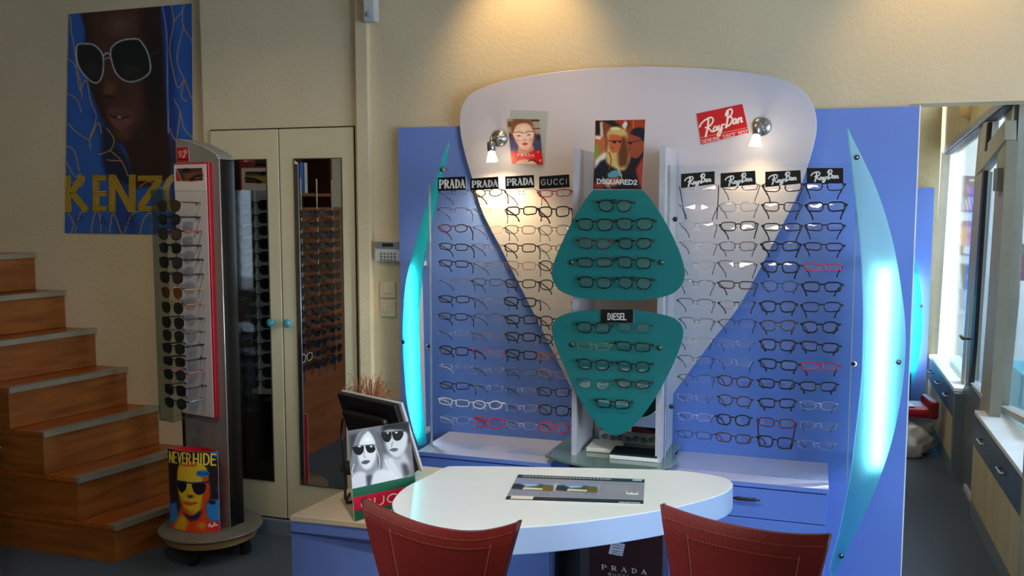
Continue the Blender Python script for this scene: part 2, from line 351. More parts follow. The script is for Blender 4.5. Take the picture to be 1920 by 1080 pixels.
# cupboard doors before a dark sheet that paints the shade in their gaps
GAP = mat('gap_shade', (40, 34, 24), .9)
b = MB(); b.box(-2.788, -2.012, YB-.006, YB, .07, 1.963); struct(b.build('trim_2', GAP))
SKIRT = mat('skirting_blue_grey', (120, 130, 146), .6)
b = MB(); b.box(-2.83, -1.6, YB-.035, YB, 0, .07); struct(b.build('baseboard_back', SKIRT))
MIRROR = mirror_mat()
def cupboard(n, x0, x1, mx0, mx1, kx):
    o = struct(MB().box(x0, x1, YB-.014, YB-.004, .078, 1.957).build('door_%d' % n, PAINT, bevel=.003))
    m = MB().box(mx0, mx1, YB-.019, YB-.0145, .262, 1.815).build('mirror', MIRROR, o)
    f = MB()
    for a in ((mx0-.004, mx0, .258, 1.819), (mx1, mx1+.004, .258, 1.819), (mx0, mx1, .258, .262), (mx0, mx1, 1.815, 1.819)): f.box(a[0], a[1], YB-.020, YB-.0145, a[2], a[3])
    f.build('mirror_edging', mat('mirror_edge', (96, 90, 80), .3, metal=.6), o)
    k = MB(); M = Matrix.Rotation(R(90), 3, 'X')
    k.lathe((kx, YB-.0145, 1.044), [(.008, 0), (.006, .012), (.012, .018), (.02, .026), (.021, .036), (.014, .044), (.004, .047)], 10, M)
    k.build('knob', mat('blue_crystal', (70, 150, 160), .12, spec=.9, var=.4, scale=120), o)
cupboard(1, -2.785, -2.409, -2.69, -2.475, -2.452)
cupboard(2, -2.404, -2.015, -2.322, -2.078, -2.364)
# ---------------------------------------------------------------- staircase
OAK = wood('stair_oak', (122, 66, 22), (166, 98, 36), .38, (1, 1, 9), 3)
OAKT = wood('stair_oak_tread', (138, 70, 24), (182, 98, 36), .3, (9, 1, 1), 3)
NOSE = mat('brushed_nosing', (168, 158, 138), .38, metal=.5)
YS = 3.232; ZN = [.173, .372, .569, .761, .955, 1.15, 1.345, 1.54]; XN = [-2.937, -3.132, -3.318, -3.509, -3.70, -3.89, -4.08, -4.27]; SK = .13
st = thing('staircase', (-3.6, 3.5, 0), 'oak box staircase with metal step edges climbing along the plaster wall', 'staircase')
for i in range(7):
    z0, z1 = (0 if i == 0 else ZN[i-1]), ZN[i]; x = XN[i]-.012
    b = MB(); b.prism([(-4.995, YS, z0), (x, YS, z0), (x+SK, YL-.002, z0), (-4.995, YL-.002, z0)], (0, 0, z1-z0-.022)); rel(b, st).build('riser', OAK, st)
    b = MB(); b.prism([(-4.995, YS-.003, z1-.022), (x-.004, YS-.003, z1-.022), (x-.004+SK, YL-.002, z1-.022), (-4.995, YL-.002, z1-.022)], (0, 0, .02)); rel(b, st).build('tread', OAKT, st)
    b = MB(); b.prism([(x-.035, YS-.004, z1-.003), (x+.014, YS-.004, z1-.003), (x+.014+SK, YL-.002, z1-.003), (x-.035+SK, YL-.002, z1-.003)], (0, 0, .005))
    b.prism([(x, YS-.004, z1-.024), (x+.014, YS-.004, z1-.024), (x+.014+SK, YL-.002, z1-.024), (x+SK, YL-.002, z1-.024)], (0, 0, .022)); rel(b, st).build('nosing', NOSE, st)
# ---------------------------------------------------------------- big fabric poster on the stair wall
def kenzo():
    cv = Canvas(115, 0, 370, 445, (38, 92, 172), 2)
    cv.poly([(150, 20), (165, 120), (176, 240), (200, 260), (215, 440), (260, 440), (240, 300), (160, 100)], (26, 66, 140), 6)
    cv.poly([(300, 0), (308, 200), (318, 300), (320, 440), (345, 440), (330, 200), (322, 0)], (24, 58, 126), 5)
    cv.poly([(158, 0), (160, 60), (160, 110), (168, 160), (186, 210), (200, 240), (210, 262), (232, 274), (246, 318), (240, 345), (262, 352), (318, 330), (316, 240), (308, 150), (302, 30), (290, 0)], (46, 26, 20), 2, True)
    cv.poly([(172, 0), (176, 80), (190, 130), (196, 200), (212, 240), (235, 262), (255, 240), (268, 180), (262, 60), (255, 0)], (74, 42, 32), 8, True)
    cv.ell(225, 48, 38, 30, (104, 72, 62), .8); cv.ell(206, 168, 16, 22, (112, 66, 48), .8); cv.ell(252, 205, 30, 40, (84, 44, 32), .9); cv.ell(230, 250, 22, 16, (96, 54, 40), .9)
    cv.ell(290, 160, 24, 120, (20, 12, 12), .8); cv.ell(205, 182, 14, 6, (44, 22, 18), .7)
    cv.poly([(200, 212), (206, 202), (216, 200), (222, 203), (232, 202), (246, 209), (252, 216), (240, 214), (225, 216), (208, 214)], (92, 56, 54), 1, True)
    cv.poly([(203, 216), (222, 217), (240, 215), (250, 218), (244, 234), (228, 243), (212, 236)], (112, 62, 58), 1, True)
    cv.poly([(204, 214), (222, 219), (250, 216), (240, 221), (222, 223), (208, 219)], (30, 14, 14), 0, True); cv.ell(224, 220, 5, 2, (190, 160, 150), .5)
    cv.poly([(200, 232), (216, 262), (250, 322), (246, 345), (200, 330), (190, 260)], (22, 30, 60), 4, True)
    L = [(143, 96), (146, 84), (156, 82), (175, 84), (190, 98), (194, 115), (192, 140), (184, 154), (172, 153), (156, 138), (146, 120)]
    Rr = [(207, 100), (214, 84), (232, 75), (256, 73), (266, 80), (278, 102), (282, 130), (272, 144), (250, 153), (232, 150), (216, 134)]
    for g in (L, Rr): cv.poly(g, (16, 18, 20), 1, True); cv.line(g, 2.6, (176, 182, 182), smooth=True, closed=True)
    cv.poly([(160, 120), (186, 118), (180, 148), (168, 146)], (44, 40, 38), 5); cv.poly([(224, 124), (270, 120), (262, 144), (236, 146)], (46, 40, 38), 6)
    cv.line([(194, 104), (200, 99), (207, 102)], 2.4, (176, 182, 182)); cv.line([(195, 112), (202, 108), (208, 110)], 2, (150, 156, 156)); cv.line([(280, 104), (300, 96)], 2, (60, 60, 62))
    gold = (206, 150, 70)
    for pts in ([(132, 30), (134, 60), (140, 92), (146, 150), (150, 170)], [(128, 110), (140, 122), (150, 150), (154, 185)], [(126, 175), (144, 186), (152, 210)], [(128, 232), (146, 250), (166, 262)], [(150, 170), (162, 150), (170, 190), (180, 215), (176, 240)],
                [(176, 240), (168, 262), (170, 280)], [(122, 272), (140, 284), (148, 320)], [(122, 300), (140, 330), (150, 325)], [(168, 262), (184, 230), (190, 250)], [(120, 330), (150, 350), (160, 330)], [(200, 240), (214, 262), (206, 282), (184, 290)], [(206, 282), (228, 302), (240, 330)], [(200, 300), (228, 302)],
                [(318, 0), (326, 40), (318, 90), (326, 140)], [(326, 40), (342, 20), (346, 0)], [(342, 20), (344, 50), (361, 78)], [(344, 50), (332, 110), (346, 150), (362, 190)], [(326, 140), (334, 165), (344, 150)], [(326, 186), (338, 210), (345, 240), (361, 258)], [(318, 240), (330, 262), (338, 210)], [(346, 150), (340, 180), (350, 190)],
                [(140, 440), (150, 400), (162, 396)], [(170, 440), (176, 405), (186, 400), (190, 440)], [(205, 440), (212, 400), (228, 440)], [(232, 440), (246, 404), (262, 396)], [(262, 440), (270, 410), (284, 400), (286, 440)], [(300, 440), (304, 404), (322, 394)], [(262, 350), (280, 340), (300, 352), (318, 345)], [(128, 400), (138, 420), (132, 440)]):
        cv.line(pts, 1.5, gold, smooth=True)
    cv.line([(304, 10), (312, 60), (314, 150), (316, 250)], 2.4, (120, 140, 190), smooth=True)
    yl = (222, 180, 20)
    def bars(p, q, nx, ny, n=4, g=3.2):
        for i in range(n):
            o = (i-(n-1)/2)*g; cv.line([(p[0]+nx*o, p[1]+ny*o), (q[0]+nx*o, q[1]+ny*o)], 5 if n == 1 else g, (30, 34, 40))
        for i in range(n):
            o = (i-(n-1)/2)*g; cv.line([(p[0]+nx*o, p[1]+ny*o), (q[0]+nx*o, q[1]+ny*o)], 1.9, yl)
    bars((126, 330), (128, 397), 1, 0); bars((155, 330), (134, 362), .8, .55); bars((136, 362), (162, 395), .8, -.6)
    bars((180, 328), (180, 397), 1, 0); bars((174, 334), (199, 334), 0, 1, 3, 3.4); bars((174, 363), (199, 363), 0, 1, 3, 3.4); bars((174, 391), (199, 391), 0, 1, 3, 3.4)
    bars((210, 328), (210, 397), 1, 0); bars((212, 332), (246, 394), .9, -.45); bars((248, 328), (248, 397), 1, 0)
    bars((259, 334), (303, 334), 0, 1, 3, 3.4); bars((300, 336), (263, 388), .8, .6); bars((260, 391), (304, 391), 0, 1, 3, 3.4)
    for rr in (0, 3.2, 6.4, 9.6): cv.line([(330+(24-rr)*math.cos(R(a)), 362+(35-rr)*math.sin(R(a))) for a in range(0, 361, 12)], 1.9, yl)
    for ch, x in zip('PARIS', (144, 188, 238, 288, 332)): letters(cv, ch, x, 405, x+11, 405, 17, 1.3, (20, 26, 44))
    return cv
TL, TR, BR, BL = PY(131, 27, YL), PY(361, 7, YL), PY(364, 440, YL), PY(123, 437, YL)
o = picture('poster', quad(*[p-np.array([0, .006, 0]) for p in (TL, TR, BR, BL)]), 165, 300, kenzo(), gain=1.15, rough=.6)
tag(o, 'large blue fashion poster of a face in white-rimmed sunglasses above the staircase', 'poster')
# ---------------------------------------------------------------- wall devices
PL = mat('device_plastic', (200, 204, 205), .4); DK = mat('dark_plastic', (30, 32, 34), .4); IV = mat('ivory_plastic', (226, 214, 178), .35)
t = thing('motion_sensor', PY(696, 20, YB-.02), 'small white alarm sensor high on the plaster pilaster', 'sensor')
a, c = PY(685, -14, YB-.06), PY(707, 41, YB-.06); rel(MB().box(a[0], c[0], YB-.085, YB-.035, c[2], a[2]), t).build('housing', PL, t, bevel=.006)
k = MB(); k.lathe(((a[0]+c[0])/2, YB-.085, c[2]+.03), [(.012, 0), (.013, .006), (.006, .01)], 14, Matrix.Rotation(R(90), 3, 'X')); rel(k, t).build('lens', mat('sensor_lens', (150, 170, 190), .2), t)
t = thing('alarm_keypad', PY(728, 471, YB), 'grey alarm keypad with a small dark screen beside the blue panel', 'keypad')
a, c = PY(702, 452, YB-.03), PY(748, 491, YB-.03); xa = a[0]; za, zc = a[2], c[2]; W = .155
rel(MB().box(xa, xa+W, YB-.03, YB, zc, za), t).build('housing', PL, t, bevel=.004)
rel(MB().box(xa+.002, xa+W-.002, YB-.034, YB-.029, za-.034, za-.002), t).build('cover', mat('keypad_grey', (128, 134, 138), .4), t, bevel=.002)
rel(MB().box(xa+.042, xa+.096, YB-.036, YB-.033, za-.024, za-.009), t).build('screen', DK, t)
for r_ in range(3):
    for c_ in range(5):
        bb = MB(); bb.lathe((xa+.034+c_*.017, YB-.03, za-.056-r_*.0145), [(.0055, 0), (.0055, .003), (.004, .004)], 8, Matrix.Rotation(R(90), 3, 'X')); rel(bb, t).build('button', mat('keypad_button', (120, 112, 98), .5), t)
for k_, (y0, y1, lab) in enumerate(((528, 559, 'upper cream light switch with one wide rocker, below the keypad'), (563, 595, 'lower cream light switch with two narrow rockers, below the keypad'))):
    a, c = PY(712.5, y0, YB-.012), PY(741, y1, YB-.012); t = thing('light_switch', (a[0], YB, c[2]), lab, 'switch', 'light switches')
    rel(MB().box(a[0], c[0], YB-.012, YB, c[2], a[2]), t).build('plate', IV, t, bevel=.004)
    n = k_+1; x0, x1 = a[0]+.016, c[0]-.018
    for j in range(n):
        w_ = (x1-x0)/n; rel(MB().box(x0+j*w_+.0006, x0+(j+1)*w_-.0006, YB-.017, YB-.011, c[2]+.02, a[2]-.018), t).build('rocker', IV, t, bevel=.002)
# ---------------------------------------------------------------- off to the left of the photograph, seen in the cupboard mirror: sunglasses wall and shelf
RW = wood('rack_wood', (120, 62, 26), (156, 86, 38), .35, (1, 1, 6), 3)
t = thing('sunglasses_wall', (-3.05, 2.2, 0), 'brown wooden panel with three metal rods, reflected in the right cupboard mirror', 'display wall')
rel(MB().box(-3.10, -3.05, 1.2, 2.72, 0, 1.58), t).build('panel', RW, t)
RODS = [2.61, 2.42, 2.23]
for y in RODS: rel(MB().tube([(-3.0, y, .50), (-3.0, y, 1.76)], .006, 8).box(-3.05, -3.0, y-.004, y+.004, .6, .61).box(-3.05, -3.0, y-.004, y+.004, 1.5, 1.51), t).build('rod', mat('chrome', (190, 190, 190), .2, metal=1), t)
t = thing('bookcase', (-4.05, 1.3, 0), 'dark brown bookcase behind the sunglasses wall, reflected in the mirror', 'bookcase')
BW = wood('bookcase_wood', (70, 40, 20), (98, 58, 28), .5, (1, 6, 1), 3)
rel(MB().box(-4.2, -4.16, .62, 2.0, 0, 2.3), t).build('back_panel', BW, t)
for z in (.9, 1.3, 1.66, 2.26): rel(MB().box(-4.18, -3.9, .62, 2.0, z, z+.025), t).build('shelf', RW, t)
for y in (.62, 1.3, 1.97): rel(MB().box(-4.18, -3.9, y, y+.03, 0, 2.28), t).build('side_panel', BW, t)
for k_, (y, c_) in enumerate(((1.12, (190, 200, 205)), (1.05, (60, 110, 190)), (.98, (205, 205, 200)))):
    o = MB().box(-4.1, -3.92, y, y+.045, 1.685, 1.93).build('binder', mat('binder_%d' % k_, c_, .5), bevel=.003)
    tag(o, ('pale grey', 'blue', 'white')[k_]+' binder standing on the bookcase shelf, reflected in the mirror', 'binder')
# ================================================================ the long display unit
LB = mat('blue_laminate', (110, 142, 222), .42, var=.02, scale=4)
LBE = mat('panel_edge', (236, 240, 250), .4)
YP = 3.755
def panel(name, x0, x1, ztop, lab):
    t = thing(name, ((x0+x1)/2, YP+.02, 0), lab, 'backdrop', 'blue display backdrops')
    rel(MB().box(x0, x1, YP, YB-.002 if x1 < .3 else 3.80-.002, 0, ztop), t).build('board', LB, t)
    return t
t = panel('display_backdrop', -1.775, -.83, 1.945, 'tall blue display panel behind the rack nearest the light switches')
t = panel('display_backdrop', -.60, .352, 1.972, 'tall blue display panel next to the passage to the shop front')
rel(MB().box(.352, .357, YP-.001, 3.798, 0, 1.975), t).build('edge_strip', LBE, t)
# rounded white board that narrows downwards
WB = mat('white_lacquer', (206, 203, 214), .38, var=.015, scale=3)
YW = 3.73
out = [(905, 400), (888, 345), (872, 292), (863, 250), (862, 215), (871, 188), (890, 171), (925, 157), (970, 146), (1040, 135), (1110, 128), (1180, 125), (1250, 125), (1320, 128), (1390, 134), (1440, 141), (1476, 152), (1503, 168), (1521, 190), (1530, 216), (1531, 245), (1524, 280), (1510, 325), (1490, 378), (1458, 440), (1429, 497), (1384, 577), (1335, 640), (1260, 741), (1225, 790), (1190, 828), (1160, 840), (1130, 825), (1077, 740), (995, 577), (945, 478)]
pts = [PY(x, y, YW) for x, y in sm(out, 5)]
o = MB().prism(pts, (0, .018, 0)).build('display_board', WB, bevel=.003)
tag(o, 'large white rounded board narrowing downwards behind the eyeglasses racks', 'board')
# ---------------------------------------------------------------- the two wall lamps on the white board
CH = mat('brushed_steel', (170, 168, 164), .28, metal=1)
def wall_lamp(px, py, bx, by, lab, watt, tilt):
    base = PY(px, py, YW); hd = PY(bx, by, 3.60)
    t = thing('wall_lamp', base, lab, 'lamp', 'wall lamps on the white board')
    M = Matrix.Rotation(R(90), 3, 'X'); k = MB(); k.lathe(base, [(.036, .001), (.036, .010), (.032, .013), (.012, .018), (.010, .03)], 28, M); rel(k, t).build('base', CH, t, True)
    top = Vector(hd)+Vector((0, 0, .052)); b0 = Vector(base)+Vector((0, -.028, 0))
    rel(MB().tube([b0, b0+Vector((0, -.03, 0)), (b0+top)/2+Vector((0, -.04, .012)), top+Vector((0, .0, .006))], .0065, 8), t).build('arm', CH, t, True)
    ax = (Matrix.Rotation(R(tilt[0]), 3, 'Y') @ Matrix.Rotation(R(tilt[1]), 3, 'X'))
    k = MB(); k.lathe(top, [(.010, .018), (.0175, .012), (.0175, -.016), (.014, -.024)], 16, ax); rel(k, t).build('socket', CH, t, True)
    k = MB(); k.lathe(top, [(.011, -.022), (.014, -.030), (.0225, -.060), (.0235, -.066), (.0215, -.066), (.012, -.032)], 20, ax)
    rel(k, t).build('shade', mat('frosted_glass_lit', (255, 244, 225), .4, emit=(255, 232, 190), estr=22), t, True)
    spot('lamp_light', tuple(top+ax @ Vector((0, .0, -.07))), tuple(Vector(hd)+Vector((0, .055, -.25))), watt, WARM, 130, .9, .02)
wall_lamp(937, 260, 921, 297, 'steel wall lamp with a lit frosted shade beside the framed face card', 15, (-4, 0))
wall_lamp(1428, 238, 1419, 267, 'steel wall lamp with a lit frosted shade beside the red sign', 3, (4, 0))
# ---------------------------------------------------------------- teal wings with a fluorescent tube behind
TEALW = translucent_mat('teal_acrylic', (16, 120, 150), (120, 246, 252), .8); TEALR = translucent_mat('teal_acrylic_glow', (16, 120, 150), (190, 252, 255), .8)  # paler transmission tint puts a whiter glow into the passage wing
STUD = mat('steel_stud', (120, 122, 122), .25, metal=1)
def wing(lab, outer, inner, p0, ang, studs, tube_px, tlab, strength):
    d = np.array([math.cos(R(ang)), math.sin(R(ang)), 0]); n = np.array([math.sin(R(ang)), -math.cos(R(ang)), 0])  # n: towards the room
    o2 = sm(outer, 4, False)+sm(inner, 4, False)[1:-1]
    pts = [PP(x, y, p0, n) for x, y in o2]
    t = thing('light_wing', PP(*outer[len(outer)//2], p0, n)*[1, 1, 0], lab, 'wing panel', 'teal light wings')
    rel(MB().prism(pts, -n*.008), t).build('wing', TEALR if strength > 100 else TEALW, t)
    for x, y in studs:
        c = PP(x, y, p0, n); u = Vector(n).normalized(); q = u.to_track_quat('Z', 'Y').to_matrix()
        k = MB(); k.lathe(c, [(.004, -.03), (.005, -.009), (.0095, -.001), (.0095, .004), (.007, .007)], 14, q); rel(k, t).build('stud', STUD, t, True)
    # the tube
    (x1, y1), (x2, y2) = tube_px
    a = PP(x1, y1, p0-n*.034, n); b_ = PP(x2, y2, p0-n*.034, n)
    tt = thing('fluorescent_tube', (a+b_)/2, tlab, 'lamp', 'fluorescent tubes behind the wings')
    a, b_ = a, b_
    rel(MB().tube([a, b_], .013, 12), tt).build('tube', mat('tube_lit_%d' % strength, (250, 255, 255), .4, emit=(232, 250, 255), estr=strength), tt)
    e = (b_-a)/np.linalg.norm(b_-a)
    for q in (a-e*.008, b_+e*.008): rel(MB().box(q[0]-.008, q[0]+.008, q[1]-.004, YP-.001, q[2]-.01, q[2]+.01), tt).build('holder', PL, tt)
    sx = np.cross(e, n); sx /= np.linalg.norm(sx); ch = MB()
    for (u0, u1, d0, d1) in ((-.026, .026, .016, .019), (-.029, -.026, -.006, .019), (.026, .029, -.006, .019)):
        c8 = [q+sx*uu-n*dd for q in (a, b_) for uu, dd in ((u0, d0), (u1, d0), (u1, d1), (u0, d1))]
        ch.add(c8, [(3, 2, 1, 0), (4, 5, 6, 7), (0, 1, 5, 4), (1, 2, 6, 5), (2, 3, 7, 6), (3, 0, 4, 7)])
    rel(ch, tt).build('spill_channel', PL, tt)  # unseen channel, added to block the tube's spill onto the panel
    for q, s_ in ((a, -1), (b_, 1)): rel(MB().tube([q, q+e*s_*.03], .015, 12), tt).build('end_cap', PL, tt)
pR = np.array([.172, 3.50, 1]); pL = np.array([-1.605, 3.58, 1])
outerR = [(1590, 240), (1600, 262), (1620, 302), (1641, 348), (1660, 402), (1676, 462), (1687, 522), (1696, 590), (1698, 650), (1693, 720), (1681, 790), (1668, 842), (1649, 898), (1627, 951), (1600, 1009), (1564, 1079), (1560, 1085)]
innerR = [(1560, 1085), (1557, 1068), (1560, 1051), (1573, 1004), (1584, 951), (1595, 895), (1607, 800), (1614, 740), (1618, 689), (1620, 600), (1618, 520), (1613, 450), (1606, 380), (1597, 300), (1590, 240)]
wing('teal translucent wing panel glowing beside the passage', outerR, innerR, pR, 22, [(1606, 295), (1684, 679), (1577, 1042)], ((1650, 500), (1636, 872)), 'lit fluorescent tube behind the wing beside the passage', 300)
outerL = [(840, 268), (822, 319), (802, 377), (785, 432), (770, 490), (760, 536), (756, 588), (755, 640), (758, 699), (763, 754), (772, 796), (784, 836)]
innerL = [(784, 836), (796, 832), (795, 810), (790, 754), (786, 699), (784, 643), (784, 588), (787, 551), (791, 505), (799, 462), (809, 413), (822, 358), (834, 300), (840, 268)]
wing('teal translucent wing panel glowing next to the light switches', outerL, innerL, pL, -25, [(829, 318), (757, 641)], ((777, 500), (785, 812)), 'lit fluorescent tube behind the wing next to the light switches', 60)
# ---------------------------------------------------------------- base cabinets
TOPM = mat('lilac_worktop', (196, 198, 226), .4, var=.02)
DR = mat('drawer_front', (100, 136, 222), .42, var=.02)
SEAM = mat('seam_dark', (40, 52, 96), .7)
ZC = .59
def base_cabinet(x0, x1, lab, drawers, side=True):
    y0 = 3.41; t = thing('drawer_cabinet', ((x0+x1)/2, 3.58, 0), lab, 'cabinet', 'low blue cabinets of the display')
    rel(MB().box(x0, x1, y0+.018, YP-.001, .06, ZC-.02), t).build('body', SEAM if False else LB, t)
    rel(MB().box(x0+.02, x1-.02, y0+.05, YP-.002, 0, .06), t).build('plinth', SEAM, t)
    rel(MB().box(x0-.004, x1+.004, y0-.006, YP-.001, ZC-.018, ZC), t).build('top', [LB, TOPM], t, bevel=.0015)
    for f in t.children[-1].data.polygons: f.material_index = 1 if f.normal.z > .9 else 0
    zz = ZC-.024
    for h_ in drawers:
        d = rel(MB().box(x0+.002, x1-.002, y0, y0+.017, zz-h_+.004, zz), t).build('drawer', DR, t, bevel=.0015); zz -= h_
        if drawers.index(h_) == 0 and x0 > -.7:
            c = PY(1399, 934, y0-.01)
            k = MB(); k.tube([(c[0]-.05, y0-.02, c[2]), (c[0]-.03, y0-.022, c[2]), (c[0]+.03, y0-.022, c[2]), (c[0]+.052, y0-.02, c[2])], [.002, .0065, .0055, .002], 8)
            k.box(c[0]-.03, c[0]-.025, y0-.02, y0+.001, c[2]-.002, c[2]+.002); k.box(c[0]+.025, c[0]+.03, y0-.02, y0+.001, c[2]-.002, c[2]+.002)
            rel(k, t).build('handle', DK, d, True)
            d.children[0]['label'] = 'black spindle-shaped handle'
    return t
base_cabinet(-1.535, -.968, 'low lilac-topped blue cabinet under the rack nearest the light switches', [.12, .2, .2])
base_cabinet(-.512, .068, 'low lilac-topped blue cabinet with drawers beside the passage', [.115, .2, .2])
# dark board painted as the deep shade between the cabinets
t = thing('recess_shade_board', (-.74, 3.7, 0), 'board coloured as the deep shade in the gap between the two low cabinets', 'board')
rel(MB().box(-.962, -.518, 3.70, 3.752, 0, .57), t).build('board', mat('recess_shade', (48, 54, 66), .7), t)
# ---------------------------------------------------------------- niche posts
POST = mat('satin_aluminium', (206, 204, 208), .4, metal=.1)
def post(x0, x1, zt, lab):
    t = thing('niche_post', ((x0+x1)/2, 3.56, .6), lab, 'post', 'upright posts of the central niche')
    rel(MB().box(x0, x1, 3.43, 3.728, .627, zt), t).build('upright', POST, t, bevel=.002)
    rel(MB().box(x0-.001, x1+.001, 3.424, 3.432, .627, zt), t).build('front_strip', mat('strip_aluminium', (196, 196, 206), .35, metal=.1), t)
XL0, XL1 = PY(1074, 600, 3.43)[0], PY(1083, 600, 3.43)[0]; XR0, XR1 = PY(1233, 600, 3.43)[0], PY(1243, 600, 3.43)[0]
ztL = PY(1095, 282, 3.55)[2]; ztR = PY(1258, 277, 3.55)[2]
post(XL0, XL1, ztL, 'satin upright board of the niche, on the side of the light switches')
post(XR0, XR1, ztR, 'satin upright board of the niche, on the side of the passage')
# ---------------------------------------------------------------- glass shelf with boxes and a scrolled mirror
GS = clear('green_glass', (178, 205, 196), .10, .05, body=.5, bodyc=(150, 180, 172))
ZS = .627
op = [(1022, 853), (1045, 861), (1078, 869), (1115, 876), (1150, 880), (1190, 882), (1225, 880), (1252, 875), (1266, 866), (1270, 857), (1262, 849)]
pp = [PZ(x, y, ZS) for x, y in sm(op, 4, False)]; pp = pp+[np.array([-.50, 3.725, ZS]), np.array([-.968, 3.725, ZS])]
o = MB().prism(pp, (0, 0, -.008)).build('glass_shelf', GS); tag(o, 'greenish glass shelf with a curved front under the pick-shaped boards', 'shelf')
for x, q_ in ((-.9, 'switch'), (-.56, 'passage')):
    tag(MB().box(x, x+.02, 3.5, 3.7, .595, .618).build('shelf_bracket', STUD), 'steel rest under the curved glass shelf, on the %s side' % q_, 'bracket', 'rests of the glass shelf')
def box_px(name, x0, x1, yb, yt, h, mats, lab, cat, dep):
    a = PZ(x0, yb, ZS+.001); c = PZ(x1, yb+(x1-x0)*.06, ZS+.001)
    return a, c
a = PZ(1099, 847, ZS); t = thing('booklet', (a[0]+.06, a[1]+.05, ZS), 'plain cream booklet lying on the glass shelf', 'booklet')
rel(MB().box(a[0], a[0]+.125, a[1], a[1]+.14, ZS+.001, ZS+.019), t).build('cover', mat('cream_card', (225, 220, 200), .5), t, bevel=.003)
a = PZ(1143, 860, ZS); t = thing('flat_box', (a[0]+.09, a[1]+.06, ZS), 'flat white box with a dark glossy lid on the glass shelf', 'box')
rel(MB().box(a[0], a[0]+.185, a[1], a[1]+.11, ZS+.001, ZS+.016), t).build('tray', mat('white_card', (232, 232, 230), .4), t, bevel=.001)
rel(MB().box(a[0]+.001, a[0]+.184, a[1]+.001, a[1]+.11, ZS+.0165, ZS+.024), t).build('lid', mat('black_gloss', (28, 32, 34), .08, spec=.8), t)
t = thing('scroll_mirror', (-.70, 3.66, ZS), 'mirror with a silver frame of black scrolls standing on the glass shelf', 'mirror')
mx0, mx1 = PY(1124, 800, 3.66)[0], XR0-.002; mz0 = ZS+.001; mz1 = 1.13
rel(MB().prism([(mx0+.045, 3.661, mz0+.05), (mx1-.03, 3.661, mz0+.05), (mx1-.03, 3.706, mz1), (mx0+.045, 3.706, mz1)], (0, .002, 0)), t).build('glass', MIRROR, t)
cv = Canvas(0, 0, 100, 250, (176, 184, 186), 3)
def scroll(cx, cy, s_, fl):
    cv.line([(cx+fl*s_*(1-k/22)*math.cos(k*.45), cy+s_*(1-k/22)*math.sin(k*.45)) for k in range(20)], 1.3, (24, 26, 26))
    cv.line([(cx-fl*s_*1.1, cy-s_*.6), (cx-fl*s_*.2, cy-s_*.9), (cx+fl*s_, cy)], 1.1, (24, 26, 26), smooth=True)
for k in range(8): scroll(9+k*12, 240+(k % 2)*2-2, 5, 1 if k % 2 else -1)
for k in range(20): scroll(92, 226-k*11.5, 4.4, 1 if k % 2 else -1)
zz0 = mz0
def fr(u0, u1, v0, v1, nu, nv, nm):
    f = lambda u, v: np.stack([mx0+(mx1-mx0)*(u0+(u1-u0)*u), np.full_like(u, 3.655), mz1+(mz0-mz1)*(v0+(v1-v0)*v)], 1)
    s_ = lambda u, v: cv.sample(np.stack([100*(u0+(u1-u0)*u), 250*(v0+(v1-v0)*v)], 1))
    return picture(nm, f, nu, nv, None, t, src=s_, thick=.006, rough=.25)
fr(0, 1, .905, 1, 150, 36, 'frame_bottom_rail'); fr(.87, 1, 0, .905, 20, 260, 'frame_side_rail')
o = MB().box(-.86, XR0-.004, 3.712, 3.729, ZS+.001, 1.16).build('niche_backing', mat('niche_grey', (176, 174, 160), .6)); tag(o, 'grey backing board behind the scrolled mirror in the niche', 'board')
# ---------------------------------------------------------------- teal pick-shaped boards
TEAL = mat('teal_board', (22, 122, 122), .35, var=.03, scale=3)
YT = 3.39
up = [(1112, 356), (1204, 356), (1220, 373), (1242, 407), (1260, 440), (1273, 469), (1282, 496), (1284, 516), (1279, 533), (1264, 549), (1242, 557), (1209, 562), (1162, 563), (1109, 561), (1076, 556), (1050, 545), (1038, 529), (1034, 511), (1040, 487), (1053, 456), (1069, 422), (1087, 391), (1100, 371)]
lo = [(1034, 619), (1038, 604), (1050, 593), (1073, 586), (1126, 581), (1192, 582), (1250, 592), (1270, 601), (1280, 615), (1280, 633), (1270, 665), (1250, 708), (1227, 748), (1204, 780), (1181, 805), (1164, 814), (1146, 814), (1129, 805), (1109, 783), (1083, 742), (1063, 699), (1046, 659)]
def pick(px, studs, lab):
    pts = [PY(x, y, YT) for x, y in px]; c = sum(pts)/len(pts); t = thing('pick_board', (c[0], YT, min(p[2] for p in pts)), lab, 'display board', 'teal pick-shaped boards')
    rel(MB().prism([PY(x, y, YT) for x, y in (sm(px, 4) if px is lo else px[:2]+[tuple(q) for q in sm(px[1:]+px[:1], 4, False)][1:-1])], (0, .008, 0)), t).build('board', TEAL, t, bevel=.0015)
    for x, y in studs:
        q = PY(x, y, YT); k = MB(); k.lathe(q, [(.004, -.03), (.009, -.001), (.010, .004), (.007, .008)], 16, Matrix.Rotation(R(90), 3, 'X')); rel(k, t).build('stud', STUD, t, True)
pick(up, [(1072, 492), (1240, 492)], 'upper teal board, wide at the bottom, hung with nine eyeglasses')
pick(lo, [(1073, 646), (1237, 652)], 'lower teal board, narrowing to a rounded tip, hung with nine eyeglasses')
